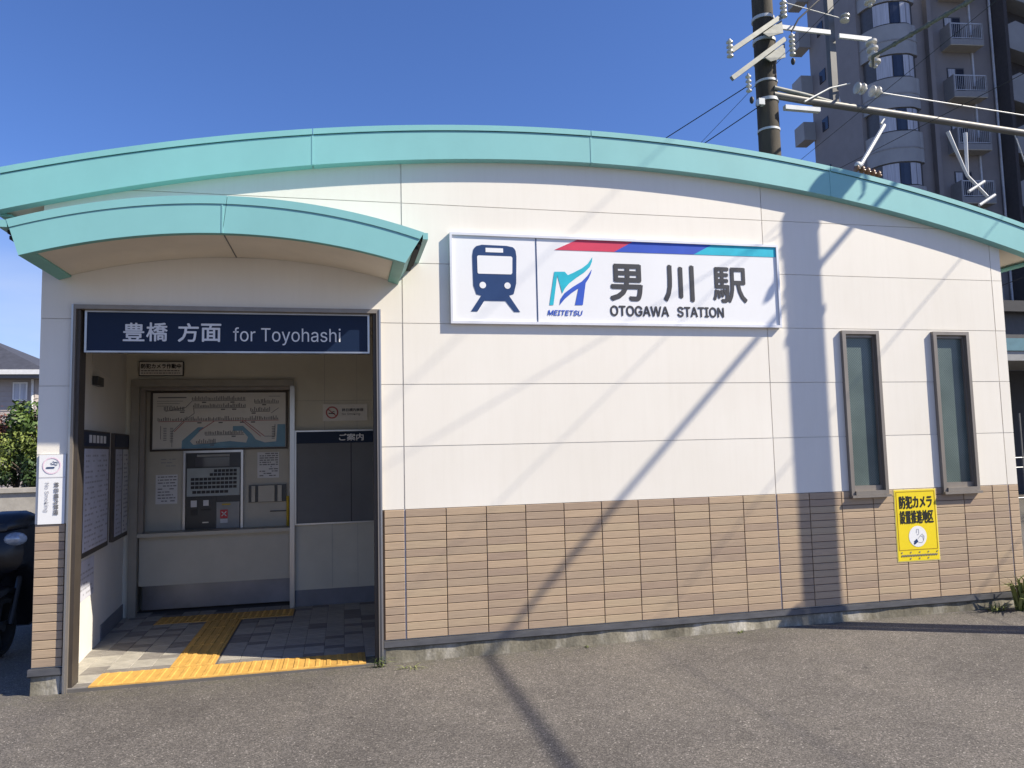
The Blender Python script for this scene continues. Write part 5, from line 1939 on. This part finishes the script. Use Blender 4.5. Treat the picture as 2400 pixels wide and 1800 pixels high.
def wheel(y, r):
    g = G()
    ri = r - 0.055
    n = 28
    prof = [(-0.055, ri), (-0.06, ri + 0.03), (-0.035, r - 0.008), (0, r), (0.035, r - 0.008), (0.06, ri + 0.03), (0.055, ri)]
    for k in range(n):
        a = 2 * math.pi * k / n
        for (dx_, rr) in prof:
            g.v.append((SX + dx_, SYY + y + rr * math.cos(a), z0 + r + rr * math.sin(a)))
    m = len(prof)
    for k in range(n):
        j = (k + 1) % n
        for q in range(m - 1):
            g.f.append((k * m + q, k * m + q + 1, j * m + q + 1, j * m + q))
    wh = W(g, 'tyre', 'tyre', MS, True)
    g = G()
    g.lathe((SX - 0.05, SYY + y, z0 + r), [(0, 0.04), (0.1, 0.04)], (1, 0, 0), 12)
    for k in range(5):
        a = 2 * math.pi * k / 5
        g.tube([(SX, SYY + y + 0.03 * math.cos(a), z0 + r + 0.03 * math.sin(a)), (SX, SYY + y + ri * math.cos(a), z0 + r + ri * math.sin(a))], 0.018, 6)
    W(g, 'rim', 'cable', wh, True)


wheel(-0.50, 0.235)
wheel(0.72, 0.235)
W(sprofile([(-0.74, 0.42, 0.03, 0.02), (-0.66, 0.49, 0.075, 0.035), (-0.50, 0.515, 0.08, 0.04), (-0.34, 0.48, 0.07, 0.035), (-0.28, 0.42, 0.03, 0.02)]), 'front_mudguard', 'gloss_black', MS, True)
W(sprofile([(-0.10, 0.27, 0.16, 0.05), (0.10, 0.26, 0.18, 0.05), (0.30, 0.28, 0.16, 0.06)]), 'footboard', 'gloss_black', MS, True)
W(sprofile([(0.20, 0.45, 0.12, 0.16), (0.40, 0.55, 0.19, 0.20), (0.75, 0.62, 0.19, 0.17), (1.05, 0.68, 0.12, 0.09), (1.12, 0.69, 0.05, 0.04)]), 'rear_body', 'gloss_black', MS, True)
W(sprofile([(0.22, 0.72, 0.10, 0.05), (0.40, 0.77, 0.15, 0.065), (0.75, 0.81, 0.15, 0.07), (1.00, 0.83, 0.10, 0.05)]), 'seat', 'tyre', MS, True)
W(sprofile([(0.62, 0.30, 0.05, 0.05), (1.05, 0.36, 0.05, 0.05)], 10), 'silencer', 'galv', MS, True)

# ------------------------------------------------------------------ weeds


def weed(label, c, n, h, spread, seed, wide=0.010, lean=(0, -0.3), name='weed_tuft'):
    rg = random.Random(seed)
    t = thing(name, label, 'weed', (c[0], c[1], gh(c[0], c[1])))
    g = G()
    zz = gh(c[0], c[1]) - 0.01
    for k in range(n):
        a = rg.uniform(0, 6.28)
        hh = h * rg.uniform(0.45, 1.1)
        d = Vector((math.cos(a), math.sin(a) * 0.6 - 0.25, 0)) * spread * rg.uniform(0.3, 1.0)
        b = Vector((c[0] + rg.uniform(-1, 1) * spread * 0.3, c[1] + rg.uniform(-1, 0.2) * spread * 0.15, zz))
        side = Vector((-d.y, d.x, 0))
        side = side.normalized() * wide * rg.uniform(0.6, 1.2) if side.length > 0 else Vector((wide, 0, 0))
        p1 = b + d * 0.35 + Vector((0, 0, hh * 0.7))
        p2 = b + d + Vector((0, 0, hh * rg.uniform(0.5, 1.0)))
        n0 = len(g.v)
        g.v += [tuple(b - side * 0.5), tuple(b + side * 0.5), tuple(p1 + side * 0.6), tuple(p1 - side * 0.6), tuple(p2)]
        g.f += [(n0, n0 + 1, n0 + 2, n0 + 3), (n0 + 3, n0 + 2, n0 + 4)]
    me_ = bpy.data.meshes.new('blades')
    me_.from_pydata(g.v, [], g.f)
    me_.materials.append(M['grass'])
    rel(link('blades', me_), t)


weed('small green weed at the foot of the right door jamb', (-0.20, -0.07, 0), 26, 0.10, 0.12, 1, 0.007)
weed('thin dry grass tuft on the asphalt beside the door', (0.02, -0.16, 0), 22, 0.035, 0.16, 2, 0.005)
weed('arching leafy weeds growing at the right corner of the building', (5.25, -0.13, 0), 90, 0.36, 0.30, 3, 0.018)
weed('low spreading weed against the plinth near the right corner', (5.02, -0.08, 0), 34, 0.09, 0.22, 4, 0.010)
weed('tiny weed along the plinth below the name sign', (2.62, -0.05, 0), 12, 0.04, 0.07, 5, 0.006)
weed('tiny weed at the plinth left of the pole shadow', (1.35, -0.05, 0), 10, 0.035, 0.06, 6, 0.006)
